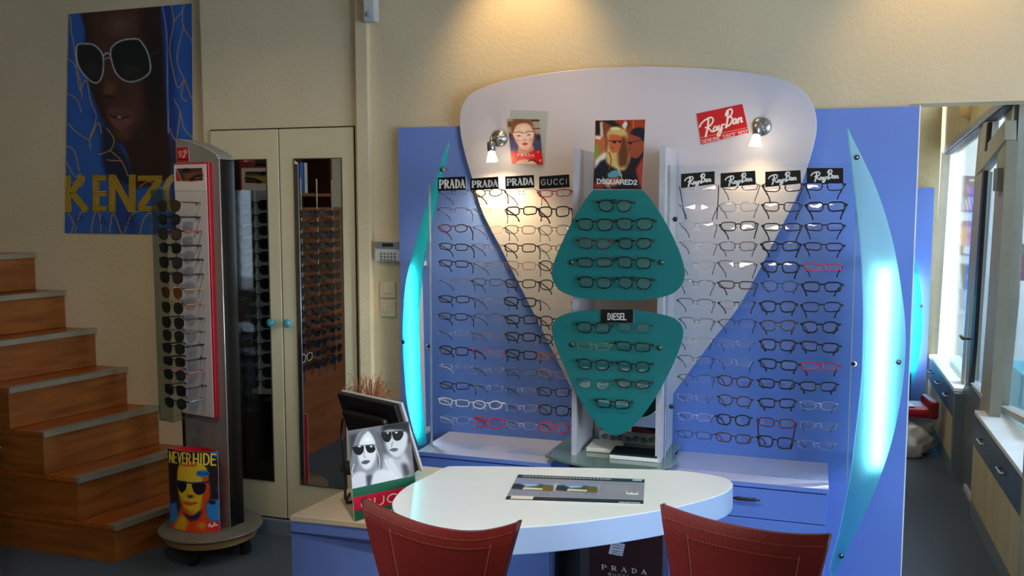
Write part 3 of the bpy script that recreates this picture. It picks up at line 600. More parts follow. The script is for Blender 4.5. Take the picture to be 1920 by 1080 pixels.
# ---------------------------------------------------------------- clear acrylic racks with slots for the temples
ACR = clear('clear_acrylic', (248, 252, 253), .012, .03)
YR = 3.50
def rack(x0, x1, z0, z1, cols, rows, slot, lab, studs):
    t = thing('acrylic_rack', ((x0+x1)/2, YR, z0), lab, 'rack', 'clear acrylic racks')
    b = MB(); xs = [x0]+sum([[c-slot, c+slot] for c in cols], [])+[x1]; y0, y1 = YR, YR+.005
    for i in range(0, len(xs), 2): b.box(xs[i], xs[i+1], y0, y1, z0, z1)
    for c in cols:
        zs = [z1]+sum([[z+.0, z-.026] for z in rows(c)], [])+[z0]
        for i in range(0, len(zs), 2): b.box(c-slot, c+slot, y0, y1, zs[i+1], zs[i])
    rel(b, t).build('sheet', ACR, t)
    for x in (x0, x1): rel(MB().box(x-.002, x+.002, YR-.004, YR+.012, z0, z1), t).build('edge_strip', mat('acrylic_edge', (150, 170, 178), .15, spec=.8), t)
    for x, z in studs:
        k = MB(); k.lathe((x, YR, z), [(.004, -.02), (.008, -.001), (.010, .003), (.007, .008)], 14, Matrix.Rotation(R(90), 3, 'X')); rel(k, t).build('stud', DK, t, True)
    return t
ROWL = [1.653-i*(1.653-.718)/13 for i in range(14)]; ROWR = [1.674-i*(1.674-.732)/13 for i in range(14)]
XLc = [PY(x, 360, 3.47)[0] for x in (848, 913, 976, 1039)]; XRc = [PY(x, 355, 3.47)[0] for x in (1309, 1385, 1467, 1548)]
rack(-1.517, XL0-.004, .591, 1.69, XLc, lambda c: [z+.006 for z in ROWL], .060, 'clear acrylic rack of eyeglasses nearest the light switches', [(PY(799, 649, YR)[0]+.012, PY(799, 649, YR)[2])])
rack(XR1+.006, .135, .591, 1.755, XRc, lambda c: [z+.006 for z in ROWR], .058, 'clear acrylic rack of eyeglasses beside the passage', [(PY(1266, 411, YR)[0], PY(1266, 411, YR)[2]), (PY(1259, 762, YR)[0], PY(1259, 762, YR)[2]), (PY(1604, 682, YR)[0]-.006, PY(1604, 682, YR)[2])])
# ================================================================ eyeglasses
LENS = clear('clear_lens', (246, 251, 252), .13, .01)
SUNL = {}
def sunlens(c):
    if c not in SUNL: SUNL[c] = mat('tinted_lens_%d_%d_%d' % c, c, .08, spec=.7, coat=.5)
    return SUNL[c]
FC = {'black': (18, 18, 20), 'dark brown': (52, 30, 20), 'brown': (86, 54, 34), 'tortoiseshell': (70, 42, 24), 'dark red': (96, 22, 30), 'bright red': (206, 28, 46), 'crimson': (170, 20, 40), 'pink red': (228, 60, 80),
      'navy': (26, 30, 52), 'dark grey': (58, 60, 64), 'grey': (110, 112, 114), 'silver': (190, 192, 192), 'gold': (190, 150, 90), 'orange': (232, 130, 70), 'pale orange': (226, 160, 110), 'white': (236, 232, 222),
      'clear': (214, 216, 214), 'dark green': (36, 62, 54), 'purple': (90, 34, 60), 'olive': (76, 64, 36), 'rose': (190, 110, 110), 'dark blue': (34, 44, 84)}
def fmat(c):
    met = c in ('silver', 'gold', 'grey')
    return mat('frame_'+c.replace(' ', '_'), FC[c], .22, metal=.7 if met else 0, var=.35 if c == 'tortoiseshell' else .08, scale=160, spec=.6)
SH = {  # half width, half height, squareness, top flare, drop of the outline
 'rectangular': (.0265, .0155, 3.6, .04, 0), 'narrow': (.0265, .0125, 3.6, .03, 0), 'rounded': (.0250, .0185, 2.5, .10, .001), 'square': (.0255, .0190, 3.2, .12, .001), 'oval': (.0255, .0150, 2.1, .0, 0),
 'aviator': (.0270, .0215, 2.3, .22, .004), 'rimless': (.0260, .0145, 2.8, .05, 0), 'wayfarer': (.0280, .0205, 2.8, .2, .002), 'large': (.0290, .0230, 2.4, .10, .003)}
MC = {}
def ring(shape, side, n=26, grow=0):
    a, b_, e, fl, dr = SH[shape]; a += grow; b_ += grow; out = []; cx = side*(a-grow+.0095)
    for i in range(n):
        t = 2*math.pi*i/n; x = math.copysign(abs(math.cos(t))**(2/e), math.cos(t))*a; z = math.copysign(abs(math.sin(t))**(2/e), math.sin(t))*b_
        x *= 1+fl*z/b_*.5*(1 if x*side > 0 else .6); zz = z-dr-(.0015 if x*side < 0 and z < 0 else 0)
        y = .10*(cx+x)**2*6
        out.append((cx+x, y, zz))
    return out
def gmesh(kind, shape, thick, temple):
    k = (kind, shape, thick, temple)
    if k in MC: return MC[k]
    a, b_, e, fl, dr = SH[shape]; m = MB(); xo = 2*a+.0095*1.0+.002; yo = .6*xo*xo
    if kind == 'frame':
        rr = thick
        if shape == 'rimless': 
            for s_ in (-1, 1): m.tube(ring(shape, s_), .0006, 4, True)
        if shape == 'rimless' or thick < .0009:
            for s_ in (-1, 1):
                if thick < .0009 and shape != 'rimless':
                    r_ = [p for p in ring(shape, s_) if p[2] > -.001]; r_.sort(key=lambda p: p[0]); m.tube(r_, .0011, 5)
                m.tube([(s_*.0105, .0005, .004), (s_*.0105, -.0015, .004)], .0012, 5)
        else:
            for s_ in (-1, 1): m.tube(ring(shape, s_), rr, 6, True, flat=.8)
        zb = b_*.35
        if shape == 'aviator':
            m.tube([(-.011, 0, zb), (0, -.001, zb+.001), (.011, 0, zb)], max(rr, .001), 6); m.tube([(-.018, 0, b_-.004), (0, -.001, b_-.003), (.018, 0, b_-.004)], max(rr, .001), 6)
        else: m.tube([(-.0105, .0005, zb), (-.004, -.001, zb+.0025), (.004, -.001, zb+.0025), (.0105, .0005, zb)], max(rr*1.1, .0010), 6)
        for s_ in (-1, 1):
            m.tube([(s_*(xo-.004), yo*.85, b_*.55), (s_*(xo+.003), yo+.001, b_*.5), (s_*(xo+.005), yo+.007, b_*.48)], max(rr*1.15, .0014), 6)
            m.tube([(s_*.0075, .003, -.002), (s_*.0065, .006, -.005)], .0016, 5)
    elif kind == 'lens': 
        r_ = ring(shape, 1, grow=-.0003); c = tuple(np.mean(r_, 0)+np.array([0, -.0012, 0])); n = len(r_); m.add(r_+[c], [(i, (i+1) % n, n) for i in range(n)])
    elif kind == 'lens2':
        r_ = ring(shape, -1, grow=-.0003); c = tuple(np.mean(r_, 0)+np.array([0, -.0012, 0])); n = len(r_); m.add(r_+[c], [(i, (i+1) % n, n) for i in range(n)])
    else:
        s_ = -1 if kind == 'temple' else 1; w_ = max(thick*1.2, .0016); x = s_*(xo+.0055); z = b_*.48; y = yo+.008
        if temple == 'out':     # open, sloping down behind the front
            p = [(x, y, z), (x-s_*.004, y+.03, z-.005), (x-s_*.012, y+.075, z-.016), (x-s_*.019, y+.098, z-.029), (x-s_*.022, y+.106, z-.041)]
            m.tube(sm(p, 4, False), [w_*1.2]*10+[w_*.9]*5+[w_*1.1]*2, 6)
        elif temple == 'long':
            p = [(x, y, z), (x-s_*.003, y+.02, z-.03), (x-s_*.008, y+.045, z-.075), (x-s_*.012, y+.06, z-.10), (x-s_*.013, y+.064, z-.115)]
            m.tube(sm(p, 4, False), w_*1.1, 6)
        elif temple == 'fold':
            p = [(x, y-.006, z), (x+s_*.001, y+.004, z), (x, y+.009, z)]
            m.tube(p, [w_*1.3, w_*1.9, w_*1.5], 6)
        else:                   # straight back (sunglasses)
            p = [(x, y, z), (x-s_*.001, y+.05, z-.001), (x-s_*.003, y+.085, z-.003), (x-s_*.006, y+.108, z-.012)]; m.tube(p, w_*1.3, 6)
    me = bpy.data.meshes.new(kind.replace('2', '')); me.from_pydata(m.v, [], m.f); me.polygons.foreach_set('use_smooth', [True]*len(me.polygons)); me.update()
    MC[k] = me; return me
MK = {}
def meshwith(kind, shape, thick, temple, material):
    k = (kind, shape, thick, temple, material.name)
    if k not in MK:
        me = gmesh(kind, shape, thick, temple).copy(); me.materials.clear(); me.materials.append(material); MK[k] = me
    return MK[k]
def glasses(loc, col, shape, thick, temple, lab, group, rot=0, sun=None, tcol=None, cat='eyeglasses', tilt=0, roll=0, scale=1.0):
    t = thing('eyeglasses' if sun is None else 'sunglasses', loc, lab, cat, group)
    t.rotation_euler = (R(tilt), R(roll), R(rot)); t.scale = (scale,)*3
    parts = [('frame', fmat(col))] + [(k, LENS if sun is None else sunlens(sun)) for k in ('lens', 'lens2')]+[(k, fmat(tcol or col)) for k in ('temple', 'temple2')]
    for kind, m_ in parts:
        o = bpy.data.objects.new(kind.replace('2', ''), meshwith(kind, shape, thick, temple, m_)); COL.objects.link(o); o.parent = t
        if tcol and kind.startswith('temple'): o['label'] = tcol+' temple'
    return t
# columns of the two racks, top to bottom: frame colour, outline, (temple colour)
A = {'r': 'rectangular', 'n': 'narrow', 'o': 'oval', 'u': 'rounded', 's': 'square', 'l': 'rimless', 'a': 'aviator', 'h': 'half'}
def colspec(txt): return [tuple(x.strip() for x in q.split(',')) for q in txt.split(';')]
LEFT = [colspec('dark brown,h;dark red,h,navy;dark red,o;black,n;black,n;gold,l,dark brown;black,n;black,n;silver,l,black;black,r;silver,h,clear;black,n;white,n;clear,l,white'),
        colspec('tortoiseshell,o;clear,l,black;gold,l,grey;gold,l,black;gold,l,brown;dark grey,n,black;silver,l,black;brown,h,black;gold,l,black;pink red,l,black;silver,l,black;silver,l,black;white,o,clear;bright red,s'),
        colspec('black,h;black,r;dark grey,r;dark brown,r;rose,r,black;dark brown,r;black,r;black,r;black,r;black,r;grey,n,black;silver,l,black;clear,l,black;clear,l,black'),
        colspec('pink red,n;black,s,dark red;grey,u;dark grey,o;olive,u;dark green,u;clear,l,dark red;dark brown,u;brown,u;orange,n;pale orange,o,black;navy,r;black,s;pink red,u,black')]
RIGHT = [colspec('clear,n,black;clear,l,dark grey;silver,l,black;silver,l,black;silver,l,dark grey;black,h;black,h;dark grey,h;silver,l,black;black,h;dark grey,h;silver,l,black;clear,l,black;dark blue,n'),
         colspec('dark grey,n,black;silver,r,black;dark brown,r;dark grey,r,black;brown,h,black;brown,n;dark brown,l;black,h,black;silver,l,dark grey;silver,l,black;tortoiseshell,u,black;tortoiseshell,u;black,u;tortoiseshell,r'),
         colspec('dark red,r,black;tortoiseshell,r,black;dark brown,n,black;black,r;black,s;dark blue,u,black;black,s;brown,u,black;black,s;black,r;black,r;black,r;dark red,r;black,s'),
         colspec('navy,r,black;black,r;navy,n,black;black,n;pink red,n,black;black,r;navy,r,black;black,u;black,r;bright red,n,black;black,r;clear,l,black;silver,l,black;silver,l,black')]
CN = {0: 'outermost', 1: 'second', 2: 'third', 3: 'innermost'}
def fill(spec, X, rows, where, grp, flip):
    for c, colm in enumerate(spec):
        for r_, sp in enumerate(colm):
            col, sh = sp[0], A[sp[1]]; tcol = sp[2] if len(sp) > 2 and sp[2] != sp[0] else None
            half = sh == 'half'; base = 'rectangular' if half else sh
            thick = .0007 if half else (.0013 if col in ('silver', 'gold', 'grey', 'dark grey', 'clear', 'rose', 'dark blue', 'pale orange') else .0026 if col in ('white', 'bright red', 'pink red', 'orange', 'black') and sh != 'narrow' else .0021)
            tmp = 'long' if (where.startswith('passage') and ((c == 2 and r_ == 12) or (c == 0 and r_ == 0))) else 'out'
            cn = CN[3-c] if flip else CN[c]; cp = 'outer' if cn == 'outermost' else cn
            desc = ('half-rim' if half else 'slim' if sh == 'narrow' else sh)
            lab = '%s %s eyeglasses, %s row from top, %s column of the %s rack' % (col, desc, ORD[r_+1], cn, where.split()[0])
            glasses((X[c]+rng.uniform(-.004, .004), YR-.024, rows[r_]+rng.uniform(-.002, .002)), col, base, thick, tmp, lab, grp, tcol=tcol, tilt=-rng.uniform(4, 10), rot=rng.uniform(-3, 3), roll=rng.uniform(-2.5, 2.5), scale=rng.uniform(.98, 1.04))
    return
fill(LEFT, XLc, ROWL, 'switch-side', 'eyeglasses on the rack nearest the light switches', False)
fill(RIGHT, XRc, ROWR, 'passage-side', 'eyeglasses on the rack beside the passage', True)
# the two teal boards
UP = [(1153, 384, 'black', 'aviator', 'top, alone'), (1116, 420, 'black', 'wayfarer', 'second row, window-far side'), (1190, 419, 'black', 'wayfarer', 'second row, window side'), (1115, 456, 'tortoiseshell', 'rounded', 'third row, window-far side'), (1190, 456, 'black', 'rounded', 'third row, window side'),
      (1115, 492, 'black', 'rectangular', 'fourth row, window-far side'), (1189, 492, 'black', 'square', 'fourth row, window side'), (1116, 529, 'black', 'square', 'bottom row, window-far side'), (1190, 529, 'black', 'aviator', 'bottom row, window side')]
LO = [(1113, 614, 'black', 'square', 'top row, window-far side'), (1188, 615, 'dark blue', 'rounded', 'top row, window side'), (1113, 649, 'gold', 'narrow', 'second row, window-far side'), (1187, 650, 'black', 'rectangular', 'second row, window side'), (1113, 683, 'black', 'rounded', 'third row, window-far side'),
      (1188, 687, 'black', 'rounded', 'third row, window side'), (1113, 719, 'dark grey', 'rounded', 'fourth row, window-far side'), (1188, 720, 'dark brown', 'oval', 'fourth row, window side'), (1149, 757, 'black', 'rectangular', 'bottom, alone')]
for L_, nm in ((UP, 'upper'), (LO, 'lower')):
    for x, y, col, sh, pos in L_:
        p = PY(x, y, YT-.024); pos = pos.replace('window-far side', 'left').replace('window side', 'right')
        glasses(p, col, sh, .0011 if col in ('gold', 'dark grey', 'dark blue') else .0026, 'fold', '%s %s eyeglasses on the %s teal board, %s' % (col, sh, nm, pos), 'eyeglasses on the teal pick-shaped boards', scale=1.0 if sh != 'aviator' else .95, roll=rng.uniform(-1.5, 1.5), rot=rng.uniform(-2, 2))
# sunglasses on the mirror-side wall rods
k_ = 0
for j, y in enumerate(RODS):
    for i in range(15):
        z = 1.545-i*.0685; wh = (i == 13 and j == 0)
        glasses((-2.985, y, z), 'white' if wh else 'black', ['wayfarer', 'large', 'narrow'][(i+j) % 3] if not wh else 'wayfarer', .0026, 'fold',
                '%s sunglasses, %s from the top on the %s rod, reflected in the cupboard mirror' % ('white' if wh else 'black', ORD[i+1], ['far', 'middle', 'near'][j]), 'sunglasses on the rods of the wooden wall', rot=90, sun=(12, 12, 14), cat='sunglasses', scale=1.12)
# ================================================================ black name signs above the columns
def prada(cv, x0, y0, x1, y1, h, w, col, gap=.22):
    wid = {'P': .8, 'R': .86, 'A': .86, 'D': .8}; tot = sum(wid[c] for c in 'PRADA')+gap*4; dx, dy = (x1-x0)/tot, (y1-y0)/tot; c = 0
    for ch in 'PRADA':
        T = lambda px, py: (x0+dx*(c+px), y0+dy*(c+px)+h*py)
        if ch in 'PRD':
            cv.line([T(.16, 0), T(.16, 1)], w, col); bowl = {'P': [(.1, 0), (.5, .0), (.74, .12), (.78, .27), (.72, .44), (.5, .54), (.16, .54)], 'R': [(.1, 0), (.48, .0), (.7, .12), (.72, .26), (.66, .42), (.46, .5), (.16, .5)], 'D': [(.1, 0), (.45, .0), (.72, .2), (.8, .5), (.72, .8), (.45, 1), (.1, 1)]}[ch]
            cv.line([T(*p) for p in bowl], w*.55, col, smooth=True); side = {'P': [(.74, .14), (.77, .27), (.72, .42)], 'R': [(.69, .14), (.71, .26), (.66, .38)], 'D': [(.70, .2), (.79, .5), (.70, .8)]}[ch]
            cv.line([T(*p) for p in side], w, col, smooth=True); cv.line([T(0, 0), T(.3, 0)], w*.45, col)
            if ch != 'D': cv.line([T(0, 1), T(.34, 1)], w*.45, col)
            if ch == 'R': cv.line([T(.4, .5), T(.82, 1)], w, col)
        else:
            cv.line([T(.06, 1), T(.42, 0)], w*.5, col); cv.line([T(.4, 0), T(.78, 1)], w, col); cv.line([T(.2, .66), T(.64, .66)], w*.4, col)
            cv.line([T(-.04, 1), T(.18, 1)], w*.45, col); cv.line([T(.6, 1), T(.92, 1)], w*.45, col)
        c += wid[ch]+gap
BK = (16, 15, 15)
def sign(pxs, y_plane, paint, lab, nu=120, nv=60, q=5, bg=BK, thick=.003, gain=1, cat='sign', grp='black name signs over the racks', name='name_sign', lean=0):
    pts = [PY(x, y, y_plane) for x, y in pxs]
    xs = [p[0] for p in pxs]; ys = [p[1] for p in pxs]; cv = Canvas(min(xs)-2, min(ys)-2, max(xs)+2, max(ys)+2, bg, q); paint(cv)
    o = picture(name, quad(*pts), nu, nv, cv, gain=gain, back=tuple(min(255, c+20) for c in bg) if bg == BK else (225, 222, 215), thick=thick)
    return tag(o, lab, cat, grp) if grp else tag(o, lab, cat)
WT = (240, 238, 232)
YSG = 3.462
sign([(821, 333), (873, 331), (874, 356), (821, 358)], YSG, lambda c: prada(c, 823.5, 338, 871.5, 337, 14.5, 3.3, WT), 'black sign with white serif capitals, outermost over the switch-side rack')
sign([(882, 335), (934, 331), (935, 354), (882, 357)], YSG, lambda c: prada(c, 885, 340, 933, 338, 11, 3.2, WT), 'black sign with white serif capitals, second from the light switches')
sign([(947, 331), (1001, 328), (1002, 352), (948, 355)], YSG, lambda c: prada(c, 950.5, 336, 999, 334, 11.5, 3.3, WT), 'black sign with white serif capitals, third from the light switches')
sign([(1011, 331), (1067, 327), (1068, 351), (1011, 355)], YSG, lambda c: letters(c, 'GUCCI', 1015, 337, 1063, 335, 10, 1.1, (225, 225, 215), gap=.5), 'black sign with thin widely spaced white capitals')
for i, (P4, s0, s1) in enumerate(((((1277, 326), (1340, 321), (1340, 345), (1277, 353)), (1284, 328), (1333, 324)), (((1351, 325), (1416, 320), (1417, 346), (1351, 352)), (1360, 326.5), (1410, 323)), (((1435, 322), (1501, 319), (1502, 344), (1435, 351)), (1441, 324), (1493, 321)), (((1512.5, 315), (1581, 315), (1581, 344), (1512.5, 344)), (1521, 318), (1572, 318)))):
    sign(P4, YSG, lambda c: script(c, s0[0], s0[1], s1[0], s1[1], .42, 2.5, WT), 'black sign with white flowing script, %s from the niche over the passage-side rack' % ORD[i+1])
def redsign(c):
    c.line([(1312, 264), (1404, 242)], .8, (230, 170, 160)); script(c, 1312, 217, 1392, 198, .80, 3.0, WT)
    c.line([(1311, 259), (1402, 239)], .9, (236, 190, 185)); letters(c, 'GENUINE SINCE 1937', 1317, 262.5, 1401, 244, 6.2, 1.1, (240, 205, 198), gap=.3)
sign([(1306, 213), (1392, 195), (1404, 249), (1315, 271)], YW-.004, redsign, 'tilted red sign with white flowing script on the white board', 190, 130, 4, (200, 16, 30), grp=None, name='red_sign')
def diesel(c):
    for ch, x in zip('DIESEL', (1140, 1147.3, 1151, 1156.8, 1163.5, 1169.5)): letters(c, ch, x, 588, x+(4.4 if ch != 'I' else .9), 588, 11.5, 1.9, WT)
sign([(1127, 580), (1187.5, 580), (1187.5, 605), (1127, 605)], YT-.004, diesel, 'black sign with condensed white capitals on the lower teal board')
# ================================================================ advert cards
def card_girl(c):
    # grey card corner behind is a separate sheet
    c.poly([(951, 220), (1012, 220), (1015, 250), (953, 250)], (176, 166, 150)); c.poly([(951, 228), (960, 228), (960, 238), (952, 238)], (110, 78, 50), 1); c.poly([(994, 222), (1012, 222), (1012, 228), (996, 228)], (88, 60, 46)); c.poly([(998, 240), (1013, 240), (1013, 242), (999, 242)], (80, 70, 64))
    c.poly([(953, 250), (1015, 252), (1018, 284), (956, 284)], (74, 74, 122), 2); c.poly([(953, 250), (962, 252), (964, 262), (955, 258)], (52, 50, 64), 2); c.poly([(1002, 252), (1014, 254), (1014, 262), (1004, 262)], (44, 46, 70), 2)
    c.poly([(958, 232), (966, 222), (984, 220), (996, 226), (1000, 240), (1004, 256), (1000, 262), (964, 262), (959, 250)], (132, 84, 56), 2, True)
    c.poly([(974, 272), (974, 290), (1000, 292), (997, 270)], (206, 150, 134), 1, True)
    c.poly([(964, 244), (970, 234), (985, 231), (995, 236), (1000, 248), (1000, 262), (996, 274), (990, 280), (982, 280), (974, 276), (967, 264), (963, 252)], (238, 200, 186), 1, True)
    c.ell(970, 262, 6, 8, (226, 162, 152), .9); c.ell(996, 262, 5, 8, (222, 158, 150), .9); c.ell(982, 241, 11, 7, (250, 224, 210), .9)
    c.line([(964, 249), (974, 247), (981, 250)], 1.6, (160, 104, 82)); c.line([(985, 249), (991, 246), (999, 247)], 1.6, (160, 104, 82))
    c.line([(962, 251), (966, 250.5), (980, 252.5), (980, 258), (969, 259.5), (962, 251)], 1.5, (248, 238, 236), smooth=True); c.line([(985, 252), (998, 249.5), (1000, 250), (997, 257), (986, 257.5), (985, 252)], 1.5, (248, 238, 236), smooth=True); c.line([(980, 253.5), (985, 253)], 1.4, (248, 238, 236))
    c.ell(973, 254.5, 4, 1.8, (120, 78, 76), .7); c.ell(991, 252.5, 4, 1.8, (110, 74, 76), .7); c.ell(983.5, 263, 3.5, 1.6, (200, 128, 118), .9)
    c.poly([(979, 270), (984, 267.5), (990, 269.5), (984, 272.6)], (186, 60, 76), 0, True)
    c.poly([(957, 284), (966, 283), (975, 288), (985, 291), (1000, 282), (1006, 282), (1018, 285), (1019, 310), (960, 310)], (216, 14, 26), 1)
    prada(c, 970, 288, 1002, 289, 4.6, 1.3, (246, 220, 214)); c.line([(975, 295.5), (999, 296.5)], 1, (226, 150, 150))
    c.poly([(966, 306), (974, 300), (986, 298), (1000, 303), (1008, 310), (966, 310)], (236, 190, 170), 1, True); c.line([(991, 302), (998, 300), (1006, 304), (1010, 310)], 1.8, (30, 24, 26), smooth=True); c.line([(994, 304), (1000, 303), (1006, 309)], 1.2, (240, 232, 226), smooth=True); c.ell(1013, 301, 2.6, 3, (236, 200, 200), .5); c.ell(1009, 285, 2, 1.8, (240, 200, 200), .5)
sign([(958, 206), (1028, 208.5), (1019, 309), (966, 305)], YW-.003, lambda c: None, 'bare grey backing card behind the framed face card', 4, 4, 1, (176, 186, 184), grp=None, cat='card', name='backing_card')
sign([(951, 222.5), (1011.5, 224), (1018, 309.5), (959.5, 306.5)], YW-.008, card_girl, 'small advert card of a face in white spectacles and a red top', 150, 200, 3, (200, 150, 130), grp=None, cat='advert card', name='advert_card')
def card_pair(c):
    c.poly([(1112, 222), (1214, 222), (1214, 260), (1112, 260)], (150, 70, 40)); c.poly([(1116, 226), (1124, 226), (1126, 250), (1118, 254)], (30, 26, 28), 1); c.poly([(1125, 230), (1130, 228), (1133, 262), (1126, 262)], (226, 220, 190), 1)
    c.poly([(1130, 232), (1160, 228), (1168, 246), (1150, 260), (1134, 280)], (138, 66, 40), 2); c.poly([(1126, 226), (1150, 226), (1168, 240), (1160, 246), (1140, 232)], (36, 26, 26), 1); c.poly([(1162, 226), (1172, 225), (1166, 235)], (206, 30, 36)); c.poly([(1172, 226), (1178, 232), (1172, 244), (1166, 236)], (235, 230, 220), 1)
    c.poly([(1180, 224), (1212, 224), (1212, 244), (1186, 240)], (170, 60, 26), 2); c.line([(1178, 230), (1176, 240), (1182, 234), (1178, 228)], 1.6, (90, 40, 20)); c.line([(1188, 226), (1187, 240)], 1.4, (240, 130, 40))
    c.poly([(1114, 256), (1130, 256), (1136, 262), (1134, 300), (1122, 310), (1114, 300)], (206, 110, 70), 2); c.poly([(1114, 272), (1124, 270), (1124, 300), (1114, 300)], (146, 160, 60), 2); c.poly([(1116, 254), (1128, 256), (1126, 262), (1116, 260)], (245, 240, 235), 1)
    c.poly([(1116, 300), (1134, 284), (1140, 290), (1130, 305), (1114, 320)], (245, 240, 232), 2)
    c.poly([(1114, 318), (1126, 302), (1142, 296), (1166, 300), (1184, 292), (1212, 284), (1212, 356), (1112, 356)], (24, 24, 38), 2); c.poly([(1192, 318), (1204, 296), (1211, 292), (1208, 350), (1200, 352)], (176, 62, 50), 2)
    c.poly([(1136, 300), (1140, 268), (1138, 250), (1148, 240), (1162, 239), (1174, 246), (1178, 262), (1182, 290), (1178, 308), (1168, 320), (1146, 312)], (226, 190, 110), 2, True); c.poly([(1144, 240), (1156, 238), (1164, 242), (1150, 244)], (240, 232, 190), 1, True)
    c.poly([(1164, 256), (1174, 256), (1180, 288), (1176, 312), (1160, 314), (1158, 290)], (110, 58, 34), 3); c.poly([(1142, 266), (1142, 254), (1150, 252), (1164, 256), (1164, 272), (1158, 284), (1148, 286), (1143, 278)], (208, 104, 66), 1, True)
    c.line([(1141, 264.5), (1166, 264)], 1.4, (24, 18, 20)); c.ell(1152, 266.5, 4.2, 3.2, (50, 24, 22), .5); c.ell(1162, 266, 3, 3, (60, 28, 24), .6); c.ell(1148, 277.5, 3, 1.4, (150, 40, 40), .5); c.line([(1142, 286), (1146, 300), (1142, 318)], 2, (150, 70, 40), smooth=True)
    c.poly([(1176, 266), (1180, 252), (1190, 248), (1204, 256), (1206, 280), (1196, 296), (1184, 294), (1178, 284)], (166, 76, 50), 1, True); c.poly([(1182, 250), (1188, 242), (1200, 239), (1209, 244), (1208, 264), (1200, 258), (1190, 254)], (22, 24, 40), 1, True)
    c.line([(1176, 267), (1188, 266), (1205, 262)], 1.4, (20, 16, 20)); c.ell(1182, 268.5, 4.5, 3, (50, 24, 24), .5); c.ell(1180, 280, 3, 2, (120, 40, 34), .6)
    c.poly([(1139, 326), (1148, 320), (1160, 318), (1164, 330), (1150, 334), (1140, 333)], (92, 160, 180), 1); c.line([(1152, 304), (1160, 320), (1167, 336)], 1.4, (226, 220, 80)); c.line([(1158, 308), (1166, 330)], 1.2, (200, 205, 190)); c.poly([(1132, 336), (1160, 332), (1168, 342), (1150, 350), (1134, 350)], (190, 96, 66), 2); c.poly([(1113, 344), (1128, 340), (1134, 352), (1114, 354)], (150, 60, 44), 2)
    for x, y in ((1136, 346), (1142, 350)): c.line([(x-6, y-14), (x, y), (x+4, y+6)], 1.2, (170, 210, 180), smooth=True)
    letters(c, 'DSQUARED2', 1120, 336, 1194, 338, 8, 2.1, (228, 232, 228), gap=.26)
sign([(1116.5, 226), (1210, 224), (1203.5, 355), (1112, 354.5)], YT+.012, card_pair, 'colourful advert card of two people in spectacles above the upper teal board', 230, 320, 3, (140, 70, 45), grp=None, cat='advert card', name='advert_card')
# ================================================================ desk, counter, monitor
DESKW = mat('white_lacquer_desk', (232, 236, 232), .22, var=.01, coat=.3)
DESKB = mat('pale_blue_edge', (172, 198, 232), .4, var=.02)
ZD = .74
dp = [(735, 948), (748, 968), (790, 986), (860, 993), (960, 990), (1060, 982), (1180, 966), (1280, 948), (1350, 928), (1372, 914), (1371, 902), (1345, 892), (1270, 882), (1150, 878), (1000, 875), (860, 873.5), (832, 877), (800, 893), (762, 912), (742, 930)]
P3 = [PZ(x, y, ZD) for x, y in sm(dp, 4)]
t = thing('desk', (-.7, 2.6, 0), 'white rounded desk with a thick pale blue edge in front of the display', 'desk')
o = rel(MB().prism(P3, (0, 0, -.077)), t).build('desktop', [DESKB, DESKW], t, bevel=.003)
for f in o.data.polygons: f.material_index = 1 if f.normal.z > .9 else 0
k = MB(); k.lathe((-.70, 2.66, 0), [(.24, .001), (.24, .012), (.06, .03), (.04, .05), (.04, .62), (.10, .64), (.12, .657)], 28); rel(k, t).build('pedestal', mat('dark_metal', (36, 38, 44), .35, metal=.6), t, True)
t = thing('side_counter', (-1.3, 2.5, 0), 'low blue side counter with a beige top carrying the monitor', 'counter')
ZL = .66
a, b_, c_ = PZ(543, 966.5, ZL), PZ(645, 918, ZL), PZ(700, 981, ZL)
q = [a, np.array([-1.09, a[1]+.02, ZL]), np.array([-1.2, 3.0, ZL]), np.array([b_[0]+.05, 3.0, ZL])]
rel(MB().prism(q, (0, 0, -.018)), t).build('top', mat('beige_worktop', (214, 190, 158), .4), t, bevel=.002)
qq = [p.copy() for p in q]; cen = sum(qq)/4
for p in qq: p += (cen-p)*np.array([.01, .015, 0]); p[2] = ZL-.0185
rel(MB().prism(qq, (0, 0, -(ZL-.02))), t).build('body', mat('counter_blue', (104, 128, 196), .45), t)
rel(MB().box(a[0]+.003, -1.10, a[1]+.001, a[1]+.02, ZL-.055, ZL-.052), t).build('shadow_line', SEAM, t)
# the monitor, seen from behind, leaning
MD = mat('monitor_black', (26, 24, 26), .35); MS = mat('monitor_silver', (222, 224, 230), .35)
TRm = PY(752, 757, 2.79)
dirx = np.array([math.cos(R(-23)), math.sin(R(-23)), 0]); lean = R(20)
nv = np.array([-math.sin(R(23)), -math.cos(R(23)), 0]); upv = np.array([0, 0, math.cos(lean)])+nv*math.sin(lean); nn = np.cross(dirx, upv)  # out of the back
if nn @ nv < 0: nn = -nn
t = thing('monitor', (TRm[0]-.12, 2.85, ZL), 'black computer monitor with a silver rim seen from behind, leaning on the side counter', 'monitor')
def slab(o0, w_, h_, d0, d1): return [o0+dirx*a_-upv*c2+nn*e_ for a_, c2, e_ in ((0, 0, d0), (w_, 0, d0), (w_, 0, d1), (0, 0, d1), (0, h_, d0), (w_, h_, d0), (w_, h_, d1), (0, h_, d1))]
BF = [(0, 1, 2, 3), (7, 6, 5, 4), (4, 5, 1, 0), (5, 6, 2, 1), (6, 7, 3, 2), (7, 4, 0, 3)]
wM, hM = .325, .275
o0 = TRm-dirx*wM
rel(MB().add(slab(o0, wM, hM, -.010, 0.0), BF), t).build('bezel', MS, t, bevel=.002)
rel(MB().add(slab(o0+dirx*.0+upv*.0, wM-.012, hM-.006, 0.0, .022), BF), t).build('back_cover', MD, t, bevel=.004)
